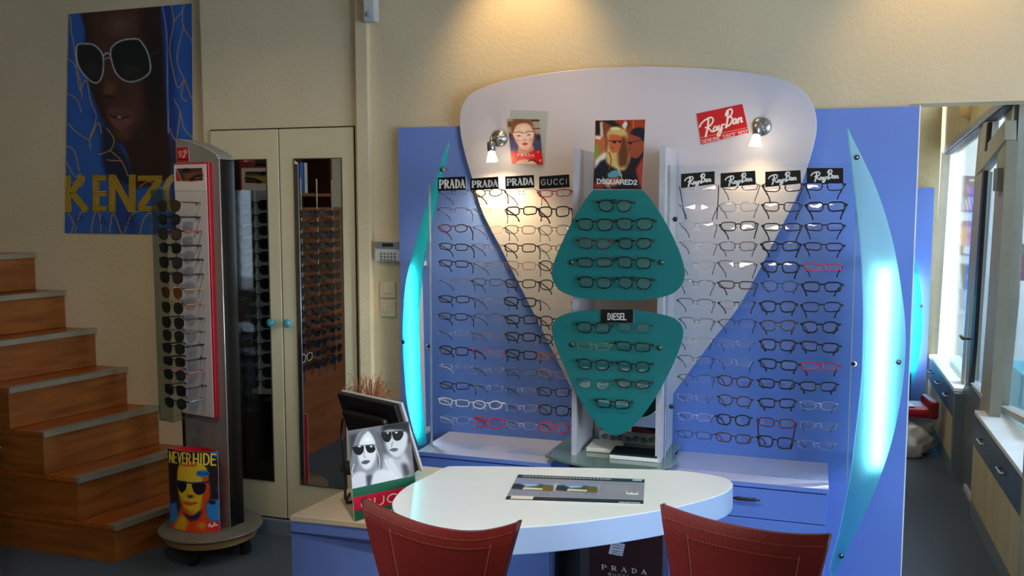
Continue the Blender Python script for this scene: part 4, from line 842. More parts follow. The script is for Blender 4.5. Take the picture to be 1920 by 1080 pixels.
rel(MB().add(slab(o0+dirx*.03-upv*.05, wM-.09, hM-.09, .022, .05), BF), t).build('housing', MD, t, bevel=.012)
rel(MB().add(slab(o0+dirx*.012-upv*.012, wM-.024, hM-.024, -.0125, -.0102), BF), t).build('screen', mat('screen_dark', (12, 14, 18), .1), t)
cM = o0+dirx*(wM*.42)-upv*.16+nn*.04; ft = np.array([cM[0]-.02, cM[1]+.04, ZL])
k = MB(); k.tube([cM, cM+nn*.03-np.array([0, 0, .06]), ft+np.array([0, 0, .012])], .018, 8); k.lathe(ft, [(.11, 0), (.11, .008), (.05, .016)], 24); rel(k, t).build('stand', MD, t, True)
k = MB(); e0 = o0-upv*.10+nn*.03
k.tube(sm([e0, e0+nn*.03-upv*.06, PZ(647, 905, ZL+.03), PZ(648, 935, ZL+.006), PZ(656, 926, ZL+.02), PZ(650, 942, ZL+.006), PZ(668, 938, ZL+.006)], 5, False), .0045, 6); rel(k, t).build('cable', MD, t, True)
# the black-and-white card in front of it
def bw(c):
    c.poly([(640, 780), (800, 770), (800, 990), (640, 990)], (110, 110, 114)); c.poly([(655, 815), (680, 812), (668, 850), (656, 870)], (60, 60, 64), 3)
    c.poly([(716, 800), (724, 790), (745, 788), (766, 790), (770, 830), (740, 836), (720, 830)], (34, 34, 38), 3)
    c.poly([(657, 888), (662, 850), (668, 822), (680, 808), (696, 806), (708, 818), (716, 840), (722, 870), (724, 900), (700, 905), (672, 896)], (150, 150, 154), 2, True)
    c.poly([(694, 806), (712, 816), (722, 850), (724, 880), (712, 870), (704, 836)], (64, 64, 68), 3); c.poly([(657, 884), (661, 858), (668, 842), (670, 870), (664, 884)], (74, 74, 78), 2)
    c.poly([(668, 834), (672, 816), (684, 808), (698, 812), (706, 830), (706, 850), (702, 866), (694, 878), (684, 880), (676, 870), (670, 852)], (226, 226, 228), 2, True); c.ell(689, 824, 9, 7, (246, 246, 246), .9); c.poly([(660, 890), (659, 855), (666, 826), (680, 807), (692, 805), (680, 818), (673, 834), (670, 856), (668, 888)], (128, 128, 132), 1, True); c.poly([(690, 805), (704, 810), (717, 836), (726, 884), (716, 902), (708, 872), (707, 842), (700, 820)], (104, 104, 108), 1, True)
    c.poly([(720, 810), (740, 806), (762, 810), (764, 830), (756, 850), (746, 858), (734, 854), (724, 836)], (206, 206, 210), 2, True); c.ell(742, 818, 12, 8, (160, 160, 164), .8)
    for g in ([(662, 837), (680, 835), (682, 845), (676, 853), (668, 852), (663, 846)], [(686, 835), (702, 834), (705, 840), (700, 848), (692, 849), (687, 844)], [(716, 812), (732, 810), (734, 818), (730, 828), (722, 828), (716, 820)], [(736, 809), (754, 808), (756, 816), (750, 825), (741, 826), (736, 818)]): c.poly(g, (18, 18, 20), 0, True)
    c.line([(661, 837), (705, 833)], 1.6, (110, 110, 112)); c.line([(714, 811), (760, 808)], 1.8, (40, 40, 44)); c.ell(674, 837, 4, 2.4, (240, 240, 240), .6); c.ell(696, 837, 4, 2.4, (230, 230, 230), .6); c.ell(727, 812, 3, 2, (230, 230, 230), .6); c.ell(743, 811, 3.5, 2.2, (240, 240, 240), .6)
    c.line([(683, 846), (682, 856), (686, 858)], 1.4, (130, 130, 132)); c.poly([(678, 866), (685, 863), (694, 864), (688, 870), (680, 870)], (86, 84, 88), 0, True); c.line([(736, 828), (734, 838)], 1.4, (120, 120, 124)); c.poly([(730, 844), (738, 840), (747, 842), (740, 847)], (96, 94, 98), 0, True)
    c.poly([(720, 850), (732, 856), (748, 860), (752, 850), (758, 846), (768, 868), (772, 905), (730, 900), (716, 880)], (186, 186, 190), 3); c.poly([(724, 862), (734, 858), (752, 888), (758, 904), (736, 900)], (214, 214, 216), 2); c.poly([(752, 868), (764, 870), (770, 890), (758, 896)], (70, 70, 74), 3)
    c.poly([(656, 900), (668, 886), (684, 886), (692, 904), (690, 930), (658, 926)], (216, 216, 220), 2, True); c.poly([(690, 918), (702, 886), (722, 880), (742, 892), (756, 918), (740, 930), (694, 932)], (222, 222, 226), 2, True); c.poly([(686, 892), (698, 890), (694, 915), (690, 925)], (70, 70, 74), 2)
    c.line([(700, 830), (712, 862), (708, 890)], 1.6, (206, 206, 210), smooth=True); c.line([(664, 870), (660, 884), (664, 892)], 1.5, (220, 220, 222), smooth=True); c.line([(722, 862), (732, 884), (752, 900)], 1.4, (240, 240, 240), smooth=True)
    gr, rd = (30, 92, 66), (196, 20, 52)
    c.poly([(640, 921), (770, 893), (800, 887), (800, 990), (640, 995)], gr); c.poly([(640, 937.5), (800, 905), (800, 935), (640, 962)], rd)
    letters(c, 'GUCCI', 678, 939, 779, 917, 15, 2.2, (226, 216, 170), gap=.32)
BLp, BRp = PZ(665.5, 978.5, ZL), PZ(783, 940, ZL)
upc = np.array([-.030, .055, .292]); sd = (BRp-BLp)/np.linalg.norm(BRp-BLp)
def fitp(px, py, base):   # top corner on the leaning sheet
    n_ = np.cross(sd, upc); return PP(px, py, base, n_)
TLp, TRp = fitp(652.5, 808, BLp), fitp(766.5, 790, BLp)
cv = Canvas(635, 775, 805, 995, (120, 120, 120), 3); bw(cv)
t = thing('counter_card', BLp, 'black and white advert card of two faces in sunglasses with a green and red band', 'advert card')
picture('card', quad(TLp, TRp, BRp+np.array([0, 0, .001]), BLp+np.array([0, 0, .001])), 200, 290, cv, t, thick=.004)
e1 = (TLp+TRp)/2*.6+(BLp+BRp)/2*.4; n_ = np.cross(sd, upc); n_ /= np.linalg.norm(n_); n_ = n_ if n_[1] > 0 else -n_
rel(MB().prism([e1+n_*.006-sd*.02, e1+n_*.006+sd*.02, np.append((e1+n_*.09+sd*.02)[:2], ZL+.001), np.append((e1+n_*.09-sd*.02)[:2], ZL+.001)], tuple(n_*.002)), t).build('strut', mat('card_grey', (120, 118, 114), .7), t)
# the desk mat
def deskmat(c):
    c.poly([(960, 889.5), (1209, 899), (1209, 905.5), (957, 895.5)], (40, 52, 58)); c.poly([(948, 930), (1208, 938), (1207, 946), (947, 937)], (36, 48, 52))
    c.poly([(957, 895), (1209, 905), (1208, 938), (949, 930)], (136, 138, 150)); c.line([(981, 892.8), (1145, 898.6)], 2.2, (140, 150, 150)); 
    for k_ in range(26): c.line([(983+k_*6.4, 891.2+k_*.23), (983+k_*6.4, 894.8+k_*.23)], 1.5, (40, 52, 58))
    c.poly([(1186, 898.5), (1204, 899), (1203, 902), (1186, 901.5)], (150, 196, 210)); c.poly([(973, 904), (1127, 908), (1126, 912), (970, 905)], (170, 150, 150), 1)
    for x0, w_ in ((960, 82), (1043, 80)):
        y = lambda u: (x0-960)*.035+u
        c.poly([(x0+7, y(903)), (x0+w_, y(906)), (x0+w_-3, y(919)), (x0, y(914))], (108, 146, 196), 0); c.poly([(x0+20, y(908)), (x0+w_, y(909)), (x0+w_, y(914)), (x0+16, y(914))], (170, 190, 210), 1)
        c.poly([(x0+2, y(907)), (x0+14, y(907)), (x0+26, y(911)), (x0+20, y(918)), (x0-2, y(916))], (44, 42, 48), 1); c.poly([(x0+26, y(912)), (x0+46, y(911)), (x0+52, y(907)), (x0+64, y(909)), (x0+78, y(910)), (x0+76, y(921)), (x0+26, y(918))], (84, 84, 44), 1)
        c.poly([(x0+22, y(913.5)), (x0+58, y(915.5)), (x0+57, y(918.5)), (x0+20, y(917))], (214, 206, 196), 0); c.poly([(x0+60, y(911)), (x0+76, y(913)), (x0+74, y(920)), (x0+58, y(918))], (110, 90, 40), 1)
    c.line([(1044, 907), (1040, 920)], 1.2, (225, 220, 215))
    for x in list(range(1014, 1034, 5))+list(range(1098, 1120, 5)): c.line([(x, 923), (x-1, 929)], .8, (96, 98, 108))
    for y in (911, 915, 919): c.line([(1135, y), (1178, y+1.2)], .9, (160, 162, 168))
    c.poly([(959, 929), (1001, 930.5), (999, 936.5), (957, 935)], (222, 214, 202)); c.line([(1175, 921.5), (1175, 926), (1196, 927), (1196, 922.5)], 1.4, (228, 228, 224)); c.poly([(1175, 924.5), (1196, 925), (1196, 927), (1175, 926.5)], (228, 228, 224)); c.poly([(1181, 925), (1184, 922.6), (1187, 925)], (228, 228, 224))
    for k_ in range(10): c.line([(1161+k_*4, 941.5+k_*.14), (1163+k_*4, 941.6+k_*.14)], 1.8, (190, 196, 196))
cv = Canvas(940, 885, 1215, 950, (136, 138, 150), 4); deskmat(cv)
q = [PZ(x, y, ZD+.0025) for x, y in ((972, 889.5), (1209, 898.5), (1206.5, 945), (947, 936.5))]
o = picture('desk_mat', quad(*q), 220, 110, cv, thick=.0018, gain=1.1, rough=.2); tag(o, 'grey printed lens demonstration mat with two landscape photos on the white desk', 'mat')
# the shopping bag under the desk
t = thing('shopping_bag', (-.62, 3.12, 0), 'dark brown paper shopping bag with white lettering standing under the desk', 'bag')
x0, x1 = PY(1104, 1050, 3.12)[0], PY(1243, 1050, 3.12)[0]; zt = .485
rel(MB().prism([(x0, 3.125, 0.001), (x1, 3.125, 0.001), (x1, 3.25, 0.001), (x0, 3.25, 0.001)], (0, 0, zt)), t).build('bag_body', mat('bag_brown', (52, 32, 32), .35), t, bevel=.003)
cv = Canvas(1095, 1000, 1255, 1090, (50, 30, 30), 3)
cv.poly([(1146, 1016), (1172, 1020), (1167, 1043), (1141, 1038)], (196, 198, 214)); 
for a_ in (1021, 1026, 1032, 1036): cv.line([(1148, a_), (1167, a_+3)], 1.1, (60, 60, 80))
prada(cv, 1128, 1059, 1212, 1069, 8, 1.6, (220, 214, 204), gap=.9); letters(cv, 'GUCCI', 1140, 1074, 1178, 1078, 4, .9, (190, 184, 176), gap=.6)
zb = PY(1170, 1085, 3.122)[2]
picture('bag_print', quad((x0+.002, 3.1225, zt-.002), (x1-.002, 3.1225, zt-.002), (x1-.002, 3.1225, .27), (x0+.002, 3.1225, .27)), 140, 110, cv, t, gain=1.2, thick=.001)
k = MB()
for y in (3.13, 3.245): k.tube(sm([(x0+.07, y, zt-.01), (x0+.085, y+.003, zt+.09), (x1-.085, y+.003, zt+.09), (x1-.07, y, zt-.01)], 5, False), .003, 6)
rel(k, t).build('handle', mat('cord_black', (20, 18, 18), .7), t)
# ---------------------------------------------------------------- red leather chairs
LE = mat('red_leather', (112, 28, 22), .4, var=.12, scale=6, bump=.12, bscale=220, spec=.5)
LES = mat('chair_stitch', (150, 80, 60), .7); LEE = mat('leather_edge', (70, 18, 18), .5)
def chair(tl, tr, mid, bl, br, yaw, lab, Yc):
    """back panel: dished top edge with high corners, narrowing downwards"""
    A_, B_ = PY(*tl, Yc), PY(*tr, Yc); A_ = A_.copy(); yawr = R(yaw)
    cx = (A_+B_)/2; w_ = np.linalg.norm((B_-A_)[:2]); zt_ = (A_[2]+B_[2])/2; zm = PY(*mid, Yc)[2]; dz = zt_-zm
    t = thing('leather_chair', (cx[0], cx[1], 0), lab, 'chair', 'red leather chairs at the desk'); t.rotation_euler = (0, 0, yawr)
    wb = abs(PY(*br, Yc)[0]-PY(*bl, Yc)[0]); zbm = (PY(*bl, Yc)[2]+PY(*br, Yc)[2])/2
    rate = (w_-wb)/2/(zt_-zbm)
    def W(z): return max(w_/2-rate*(zt_-z)*(1 if z > zt_-.25 else 1), .16) if z > .66 else .165
    N, K = 24, 16
    def pt(u, v, off):      # u -1..1, v 0 top..1 seat
        top = zt_-dz*(1-abs(u)**2.2); z = top+(.46-top)*v
        x = u*W(z if v > .001 else zt_); 
        hw = w_/2-rate*(zt_-z); hw = max(hw, .155); hw = .155+(hw-.155)
        x = u*hw; y = -.035*u*u*1.0-.02*(v)**.8+.045*v*v
        return (x, y+off, z)
    vs = []; fs = []
    for off in (.016, -.016):
        for i in range(K+1):
            for j in range(N+1):
                v = i/K; e = min(1, math.sqrt(max(0, 1-(1-min(v/.05, 1))**2))) if v < .05 else 1
                vs.append(pt(-1+2*j/N, max(v, 0), off*(.35+.65*e)))
    n1 = (K+1)*(N+1)
    for s_ in (0, 1):
        for i in range(K):
            for j in range(N):
                a_ = s_*n1+i*(N+1)+j; f_ = (a_, a_+1, a_+N+2, a_+N+1); fs.append(f_ if s_ == 1 else f_[::-1])
    def edge(l, flip=False):
        for p, q_ in zip(l[:-1], l[1:]): f_ = (p, q_, q_+n1, p+n1); fs.append(f_[::-1] if flip else f_)
    edge([j for j in range(N+1)]); edge([K*(N+1)+j for j in range(N+1)], True); edge([i*(N+1) for i in range(K+1)], True); edge([i*(N+1)+N for i in range(K+1)])
    o = MB().add(vs, fs).build('backrest', LE, t, True)
    es = o.modifiers.new('edge', 'EDGE_SPLIT'); es.split_angle = R(50)
    s_ = MB()
    def seam(pts): s_.tube([tuple(np.array(pt(u, v, -.0172))) for u, v in pts], .0012, 4)
    for q_ in range(46):
        u0 = -.97+q_*.0425; s_.tube([pt(u0, .045, -.0174), pt(u0+.024, .045, -.0174)], .0011, 4)
    for u_ in (-.72, .72): seam([(u_, .09+k_*.05) for k_ in range(18)])
    for q_ in range(34): u0 = -.71+q_*.0425; s_.tube([pt(u0, .105, -.0174), pt(u0+.024, .105, -.0174)], .0011, 4)
    s_.build('stitching', LES, t)
    e_ = MB(); 
    for u_ in (-1, 1): e_ = MB(); e_.tube([pt(u_, k_/16, 0) for k_ in range(17)], .0042, 5, flat=3.4); e_.build('edge_piping', LEE, t, True)
    MB().box(-.21, .21, .03, .44, .41, .46).build('seat', LE, t, bevel=.014)
    for sx in (-.19, .19):
        for y, z1 in ((.055, .42), (.41, .42)): MB().box(sx-.018, sx+.018, y-.018, y+.018, 0, z1).build('leg', LE, t, bevel=.004)
    return t
chair((690, 939), (990, 954), (838, 992), (741, 1080), (970, 1080), -5, 'red leather chair in front of the counter card, back towards the room', 2.02)
chair((1244, 964), (1567, 962), (1404, 990), (1263, 1080), (1534, 1080), -12, 'red leather chair at the passage end of the white desk, back towards the room', 2.02)
# ---------------------------------------------------------------- dried grasses behind the monitor
t = thing('dried_grass', (-1.70, 3.3, 0), 'bunch of reddish dried grasses in a vase behind the monitor', 'plant')
k = MB(); k.lathe((-1.70, 3.3, 0), [(.06, .001), (.09, .1), (.08, .3), (.045, .42), (.055, .46), (.05, .46), (.04, .42)], 20); rel(k, t).build('vase', mat('vase_brown', (92, 60, 44), .4), t, True)
k = MB()
for i in range(240):
    a_ = rng.uniform(0, 6.28); sp = rng.uniform(.01, .085); h_ = rng.uniform(.30, .50); bx = -1.70; by = 3.3
    cx_, cy_ = math.cos(a_), math.sin(a_)*.6
    p = [(bx+cx_*.01, by+cy_*.01, .4), (bx+cx_*sp*.4, by+cy_*sp*.4, .4+h_*.5), (bx+cx_*sp, by+cy_*sp, .4+h_), (bx+cx_*sp*1.5+rng.uniform(-.02, .02), by+cy_*sp*1.5, .4+h_+rng.uniform(-.06, .04))]
    k.tube(sm(p, 3, False), rng.uniform(.0008, .0016), 3)
rel(k, t).build('grass_blades', mat('dry_grass', (176, 96, 52), .8, var=.4, scale=40), t)
# ================================================================ rotating sunglasses tower
SIL = mat('silver_laminate', (158, 156, 150), .35, metal=.35); BLK = mat('gloss_black', (14, 15, 18), .12, spec=.7); RED = mat('red_plastic', (196, 24, 36), .35); PNL = mat('white_panel', (214, 206, 202), .5)
RG = Matrix.Rotation(R(-12.3), 4, 'Z')
T0 = Vector((-2.615, 3.475, 0))
t = thing('sunglasses_tower', T0, 'tall silver and black revolving sunglasses stand on castors beside the stairs', 'display stand'); t.rotation_euler = (0, 0, R(-12.3))
inv = (Matrix.Translation(T0) @ RG).inverted()
def loc_(p): return inv @ Vector(tuple(map(float, p)))
fr_ = loc_(PZ(431, 990, .135)); bk_ = loc_(PZ(453, 989, .135))   # right front edge, right rear edge of the tower
yF = fr_.y; xR = fr_.x; yB = yF+.085
nF = RG @ Vector((0, -1, 0)); pF = (Matrix.Translation(T0) @ RG) @ Vector((0, yF, 0))
def LF(x, y, off=0):   # point on the front face, local
    return loc_(PP(x, y, np.array(pF)+np.array(nF.to_3d() if hasattr(nF, 'to_3d') else nF)*off, tuple(nF)[:3]))
prof = [LF(x, y) for x, y in ((415.5, 298), (404, 289), (390, 281), (372, 272), (355, 265.5), (340, 262), (329, 261))]
xL = xR-.30
xl0 = LF(331, 262).x
zt_ = [p.z for p in prof]
arch = [(p.x, p.z) for p in prof]
xLft = min(p[0] for p in arch)
ol = [(xR, .135)]+[(min(p[0], xR), p[1]) for p in arch]+[(xLft, .135)]
MB().prism([(x, yF, z) for x, z in ol], (0, .006, 0)).build('front_plate', SIL, t)
MB().prism([(x, yF+.006, z-.004) for x, z in ol[:-1]]+[(xLft-.028, yF+.006, ol[-2][1]-.012), (xLft-.028, yF+.006, .135)], (0, .074, 0)).build('body', BLK, t)
MB().prism([(x, yF+.080, z) for x, z in ol], (0, .006, 0)).build('rear_plate', BLK, t)
k = MB(); k.tube([(x, yF+.001, z+.001) for x, z in ol[1:-1]]+[], .003, 6); k.tube([(xR, yF+.001, z) for z in (.14, ol[1][1])], .003, 6); k.build('edge_trim', mat('bright_trim', (230, 228, 220), .25, metal=.6), t, True)
k = MB()
capt = [(x, z) for x, z in ol[1:-1]]
vs = []; 
for x, z in capt: vs += [(x, yF, z), (x, yF+.086, z-.001), (x, yF+.086, z+.002), (x, yF, z+.003)]
fs = [(i*4+a_, i*4+b2, i*4+4+b2, i*4+4+a_) for i in range(len(capt)-1) for a_, b2 in ((0, 1), (1, 2), (2, 3), (3, 0))]+[(0, 3, 2, 1)]
MB().add(vs, fs).build('cap_strip', SIL, t)
# castor base
k = MB(); k.lathe((0, 0, 0), [(.225, .122), (.232, .126), (.232, .133), (.225, .136)], 48); k.build('turntable', mat('smoked_disc', (112, 106, 96), .25), t, True)
k = MB(); k.lathe((0, 0, 0), [(.19, .082), (.205, .086), (.205, .114), (.20, .118)], 40); k.build('plywood_disc', wood('plywood', (150, 110, 66), (190, 150, 98), .5, (1, 1, 8), 4), t)
for a_ in (20, 110, 200, 290):
    x, y = .165*math.cos(R(a_)), .165*math.sin(R(a_)); k = MB(); k.lathe((x, y, 0), [(.02, .0815), (.012, .075), (.010, .06)], 12)
    k.lathe((x, y+.004, .030), [(.012, -.012), (.028, -.010), (.030, 0), (.028, .010), (.012, .012)], 18, Matrix.Rotation(R(90), 3, 'Y')); k.box(x-.017, x-.013, y-.016, y+.016, .03, .07); k.box(x+.013, x+.017, y-.016, y+.016, .03, .07); k.box(x-.017, x+.017, y-.016, y+.016, .066, .07)
    k.build('castor', DK, t)
# display panel with its red frame, front and rear
def side(front):
    s_ = 1 if front else -1; F0 = yF if front else yF+.086
    a_, c_ = LF(333, 311), LF(404, 780); x0, x1 = a_.x, LF(400, 500).x; ztop, zbot = a_.z, LF(343, 770).z
    X = (lambda x: x) if front else (lambda x: (xR+xLft)-x-.03)
    def bx(mb, xa, xb, d0, d1, z0, z1): mb.box(min(X(xa), X(xb)), max(X(xa), X(xb)), min(F0-s_*d0, F0-s_*d1), max(F0-s_*d0, F0-s_*d1), z0, z1); return mb
    m = MB(); bx(m, x0, x1+.012, .0, .022, zbot-.004, ztop+.012); m.build('frame', RED, t, bevel=.004)
    m = MB(); bx(m, x0+.006, x1, .022, .025, zbot, ztop+.004); m.build('panel', PNL, t)
    zc = LF(340, 345).z; zp0, zp1 = LF(333, 345).z, LF(333, 316).z
    # header card with a small photograph
    cv = Canvas(0, 0, 60, 44, (226, 216, 206), 4)
    cv.poly([(2, 2), (57, 2), (57, 29), (2, 29)], (226, 214, 200)); cv.poly([(4, 4), (55, 4), (55, 27), (4, 27)], (74, 46, 32)); cv.poly([(4, 4), (14, 27), (4, 27)], (196, 22, 36)); cv.line([(5, 4), (15, 27)], 1, (230, 200, 190))
    cv.ell(24, 8, 10, 6, (24, 18, 20), .4); cv.poly([(18, 12), (55, 10), (55, 22), (22, 27)], (120, 72, 46) if front else (176, 146, 80), 2); cv.poly([(28, 24), (40, 17), (55, 14), (55, 24), (34, 27)], (26, 22, 26), 1); cv.line([(30, 27), (55, 25)], 1.4, (206, 40, 40)); cv.line([(40, 22), (55, 20)], 1, (190, 150, 60))
    zA, zB = LF(333, 313).z, LF(333, 358).z; y_ = F0-s_*.0275; xa, xb = x0+.008, x1-.002
    M4 = Matrix.Translation(T0) @ RG
    def g(u, v):
        xx = (xa+(xb-xa)*u) if front else X(xa+(xb-xa)*(1-u)); P_ = np.stack([xx if front else X(xb)+(X(xa)-X(xb))*u, np.full_like(u, y_), zA+(zB-zA)*v], 1)
        if not front: P_[:, 0] = X(xa)-(X(xa)-X(xb))*u if X(xa) > X(xb) else X(xa)+(X(xb)-X(xa))*u
        return P_
    o = picture('header_card', g, 60, 44, None, None, src=lambda u, v: cv.sample(np.stack([60*u, 44*v], 1)), thick=.0015); o.parent = t
    lg = Canvas(0, 0, 26, 30, (190, 18, 30), 5)
    for st_ in ([(3, 12), (7, 8), (11, 8), (11, 12), (7, 15)], [(8, 9), (6, 20)], [(8, 15), (12, 21), (14, 20)], [(15, 18), (13, 21), (16, 21), (17, 17), (18, 20)], [(18, 6), (15, 19)], [(14, 9), (20, 5), (21, 8), (17, 11), (21, 12), (17, 16)], [(20, 12), (24, 9)]): lg.line([(a1, b1) for a1, b1 in st_], 1.3, (232, 190, 180), smooth=True)
    lg.line([(1, 25), (25, 25)], 2, (30, 16, 18)); lg.line([(1, 28), (25, 28)], 1, (90, 16, 22))
    pa, pb = LF(331.5, 277), LF(355, 303); yl = F0-s_*.002
    def g2(u, v):
        xs = pa.x+(pb.x-pa.x)*u; xs = xs if front else pb.x+(pa.x-pb.x)*u
        return np.stack([xs, np.full_like(u, yl), pa.z+(pb.z-pa.z)*v], 1)
    o = picture('badge', g2, 60, 70, None, None, src=lambda u, v: lg.sample(np.stack([26*u, 30*v], 1)), thick=.0015 ); o.parent = t
    # clear shield standing off the panel
    m = MB(); zs0, zs1 = zbot-.012, zB+.004; D = .150
    xs0, xs1 = x0+.0, x1-.004
    bx(m, xs0, xs0+.003, .026, D, zs0, zs1); bx(m, xs0, xs1*.45+xs0*.55, D-.003, D, zs0, zs1); bx(m, xs0, xs1, .026, D, zs0, zs0+.003) if False else bx(m, xs0, xs1*.45+xs0*.55, .026, D, zs0, zs0+.003)
    m.build('clear_shield', clear('shield_acrylic', (226, 232, 232), .02, .03, graz=.25), t)
    return x0, x1, zB, zbot, X, F0, s_
info = side(True); info2 = side(False)
SG = [((70, 58, 44), 'brown', 'black', 'aviator'), ((40, 46, 40), 'dark green', 'navy', 'rounded'), ((84, 66, 50), 'amber', 'pink red', 'wayfarer'), ((30, 32, 34), 'black', 'black', 'rounded'), ((52, 50, 54), 'smoke grey', 'black', 'wayfarer'), ((60, 48, 44), 'plum brown', 'dark grey', 'wayfarer'), ((110, 62, 40), 'copper', 'pale orange', 'aviator'), ((34, 38, 36), 'bottle green', 'orange', 'aviator'),
      ((36, 38, 38), 'black', 'black', 'aviator'), ((32, 38, 34), 'deep green', 'grey', 'aviator'), ((38, 40, 42), 'charcoal', 'black', 'rounded'), ((28, 30, 32), 'black', 'black', 'rectangular'), ((46, 46, 50), 'slate grey', 'rose', 'rounded'), ((28, 28, 30), 'black', 'dark grey', 'square'), ((44, 44, 46), 'smoke grey', 'silver', 'rounded')]
ys_ = [385, 411, 437, 463, 489, 516, 543, 570, 597, 621, 645, 669, 693, 720, 744]
def hang(info, front):
    x0, x1, zB, zbot, X, F0, s_ = info; M4 = Matrix.Translation(T0) @ RG
    for i, yy in enumerate(ys_):
        z = LF(362, yy-1).z; c_, cn, fcol, sh = SG[i] if front else SG[(i*4+3) % 15]
        p = M4 @ Vector((X((x0+x1)/2-.008)+(0 if front else 0), F0-s_*.138, z))
        if not front: cn, c_, fcol, sh = ['black', 'charcoal', 'smoke grey'][i % 3], [(26, 26, 28), (38, 40, 42), (46, 46, 50)][i % 3], 'black', ['wayfarer', 'wayfarer', 'rounded'][i % 3]
        lab = ('%s-lensed %s sunglasses, %s from the top on the front of the tower' if front else '%s-lensed %s sunglasses, %s from the top on the mirror-facing side of the tower') % (cn, sh, ORD[i+1])
        metal_ = front and sh in ('aviator',)
        glasses(p, ('black' if fcol != 'pale orange' else 'gold') if front else 'black', sh, .0011 if metal_ else .0022, 'straight', lab, 'sunglasses on the front of the tower' if front else 'sunglasses on the rear of the tower', rot=-12.3+(0 if front else 180)+rng.uniform(-3, 3), sun=c_, tcol=fcol if front and fcol != 'black' else None, cat='sunglasses', scale=1.13)
        # peg on the panel
    m = MB()
    for yy in ys_:
        z = LF(362, yy-1).z
        for sx in (-.058, .058): xx = X((x0+x1)/2-.008+sx*.95); m.tube([(xx, F0-s_*.024, z+.002), (xx, F0-s_*.034, z+.002), (xx, F0-s_*.035, z+.012)], .0025, 5)
    o = m.build('pegs', DK, t); o['kind'] = 'stuff'
hang(info, True); hang(info2, False)
# ---------------------------------------------------------------- curved NEVER HIDE card standing on the base
def nh(c):
    c.poly([(310, 838), (420, 838), (420, 1005), (310, 1005)], (32, 96, 168)); c.poly([(318, 845), (380, 846), (412, 870), (404, 960), (320, 960)], (40, 40, 70), 2)
    c.poly([(312, 843), (385, 846), (412, 870), (408, 900), (404, 930), (390, 948), (384, 930), (336, 930), (326, 948), (318, 920), (316, 880)], (38, 26, 26), 2, True)
    c.poly([(320, 945), (330, 942), (336, 975), (320, 990)], (40, 120, 190), 1); c.poly([(386, 945), (412, 925), (414, 975), (386, 978)], (44, 124, 190), 1)
    c.ell(404, 930, 9, 9, (30, 22, 26), .4); c.ell(398, 942, 8, 5, (34, 24, 28), .4)
    c.poly([(336, 960), (332, 975), (320, 985), (320, 1000), (412, 1000), (412, 985), (390, 972), (386, 950), (380, 940), (345, 945)], (206, 60, 22), 2, True); c.poly([(340, 965), (352, 974), (346, 996), (326, 996), (330, 980)], (214, 160, 34), 3, True); c.ell(378, 985, 14, 9, (206, 140, 30), .8)
    c.poly([(332, 895), (336, 872), (352, 866), (374, 868), (388, 880), (390, 905), (388, 930), (380, 950), (370, 962), (358, 966), (348, 958), (340, 942), (334, 920)], (214, 178, 38), 1, True); c.poly([(380, 886), (390, 892), (394, 930), (384, 948), (376, 958), (380, 925)], (196, 70, 26), 2, True); c.poly([(336, 870), (350, 866), (372, 868), (366, 874), (346, 874)], (190, 60, 30), 2)
    c.poly([(338, 930), (346, 952), (358, 960), (366, 958), (356, 966), (346, 958), (336, 940)], (196, 84, 24), 2); c.poly([(344, 962), (360, 967), (378, 956), (372, 972), (356, 976)], (36, 30, 80), 2, True); c.ell(357, 931, 7, 4.5, (40, 40, 20), .7); c.ell(362, 930, 5, 3, (140, 110, 30), .7)
    c.poly([(342, 941), (350, 939.5), (358, 941.5), (366, 941), (371, 943), (360, 948), (350, 948)], (214, 96, 40), 0, True); c.line([(342, 942), (356, 944.5), (371, 943)], .9, (110, 40, 20)); c.line([(352, 922), (350, 932)], 1.2, (160, 110, 30))
    c.poly([(333, 903), (347, 902), (350, 908), (348, 918), (341, 924), (334, 916)], (20, 20, 30), 0, True); c.poly([(360, 907), (376, 905), (386, 909), (384, 922), (374, 928), (364, 923)], (18, 18, 28), 0, True); c.line([(330, 901), (350, 905), (360, 906), (390, 904)], 3, (34, 46, 110)); c.line([(388, 905), (398, 898)], 3, (30, 34, 60))
    c.ell(380, 888, 13.5, 7.2, (52, 128, 190), .12); letters(c, 'NEVER', 371, 885, 391, 886.5, 4.2, 1.1, (26, 50, 110), gap=.3)
    letters(c, 'NEVER', 318, 846.5, 357, 851, 20, 2.3, (232, 204, 70), gap=.34); letters(c, 'HIDE', 363, 850, 404, 852, 20, 3.0, (232, 204, 70), gap=.34)
    c.poly([(386, 979), (411, 978), (414, 994), (388, 994)], (206, 22, 34)); script(c, 389, 981, 408, 979, .16, 1.0, (240, 220, 210))
cv = Canvas(306, 834, 420, 1006, (32, 96, 168), 4); nh(cv)
BLn, BRn = PZ(319.5, 988, .137), PZ(412.5, 997, .137)
tn = thing('floor_card', (BLn+BRn)/2, 'curved yellow and blue advert card of a man in sunglasses on the tower base', 'advert card')
dv = BRn-BLn; wn = np.linalg.norm(dv); dv /= wn; nn_ = np.array([dv[1], -dv[0], 0]);  # towards the viewer
zT = PP(316, 842, BLn, nn_)[2]-.137; zT2 = PP(410, 847, BRn, nn_)[2]-.137; hT = max(zT, zT2)
def curve(s_): 
    def f(u, v):
        b2 = BLn[None]+dv[None]*(u[:, None]*wn)+nn_[None]*s_*(.035*np.sin(np.pi*u))[:, None]*1.0
        b2 = b2.copy(); b2[:, 2] += hT*(1-v)+.001; return b2
    return f
cvf = curve(1)
def srcn(u, v):   # unroll: sample the painting by its own frame
    return np.stack([316+(412-316)*u+v*2, (842+5*u)+v*((990+6*u+5*np.sin(np.pi*u))-(842+5*u))], 1)
picture('card', cvf, 140, 220, cv, tn, thick=.002, gain=1.5, back=(200, 20, 26))
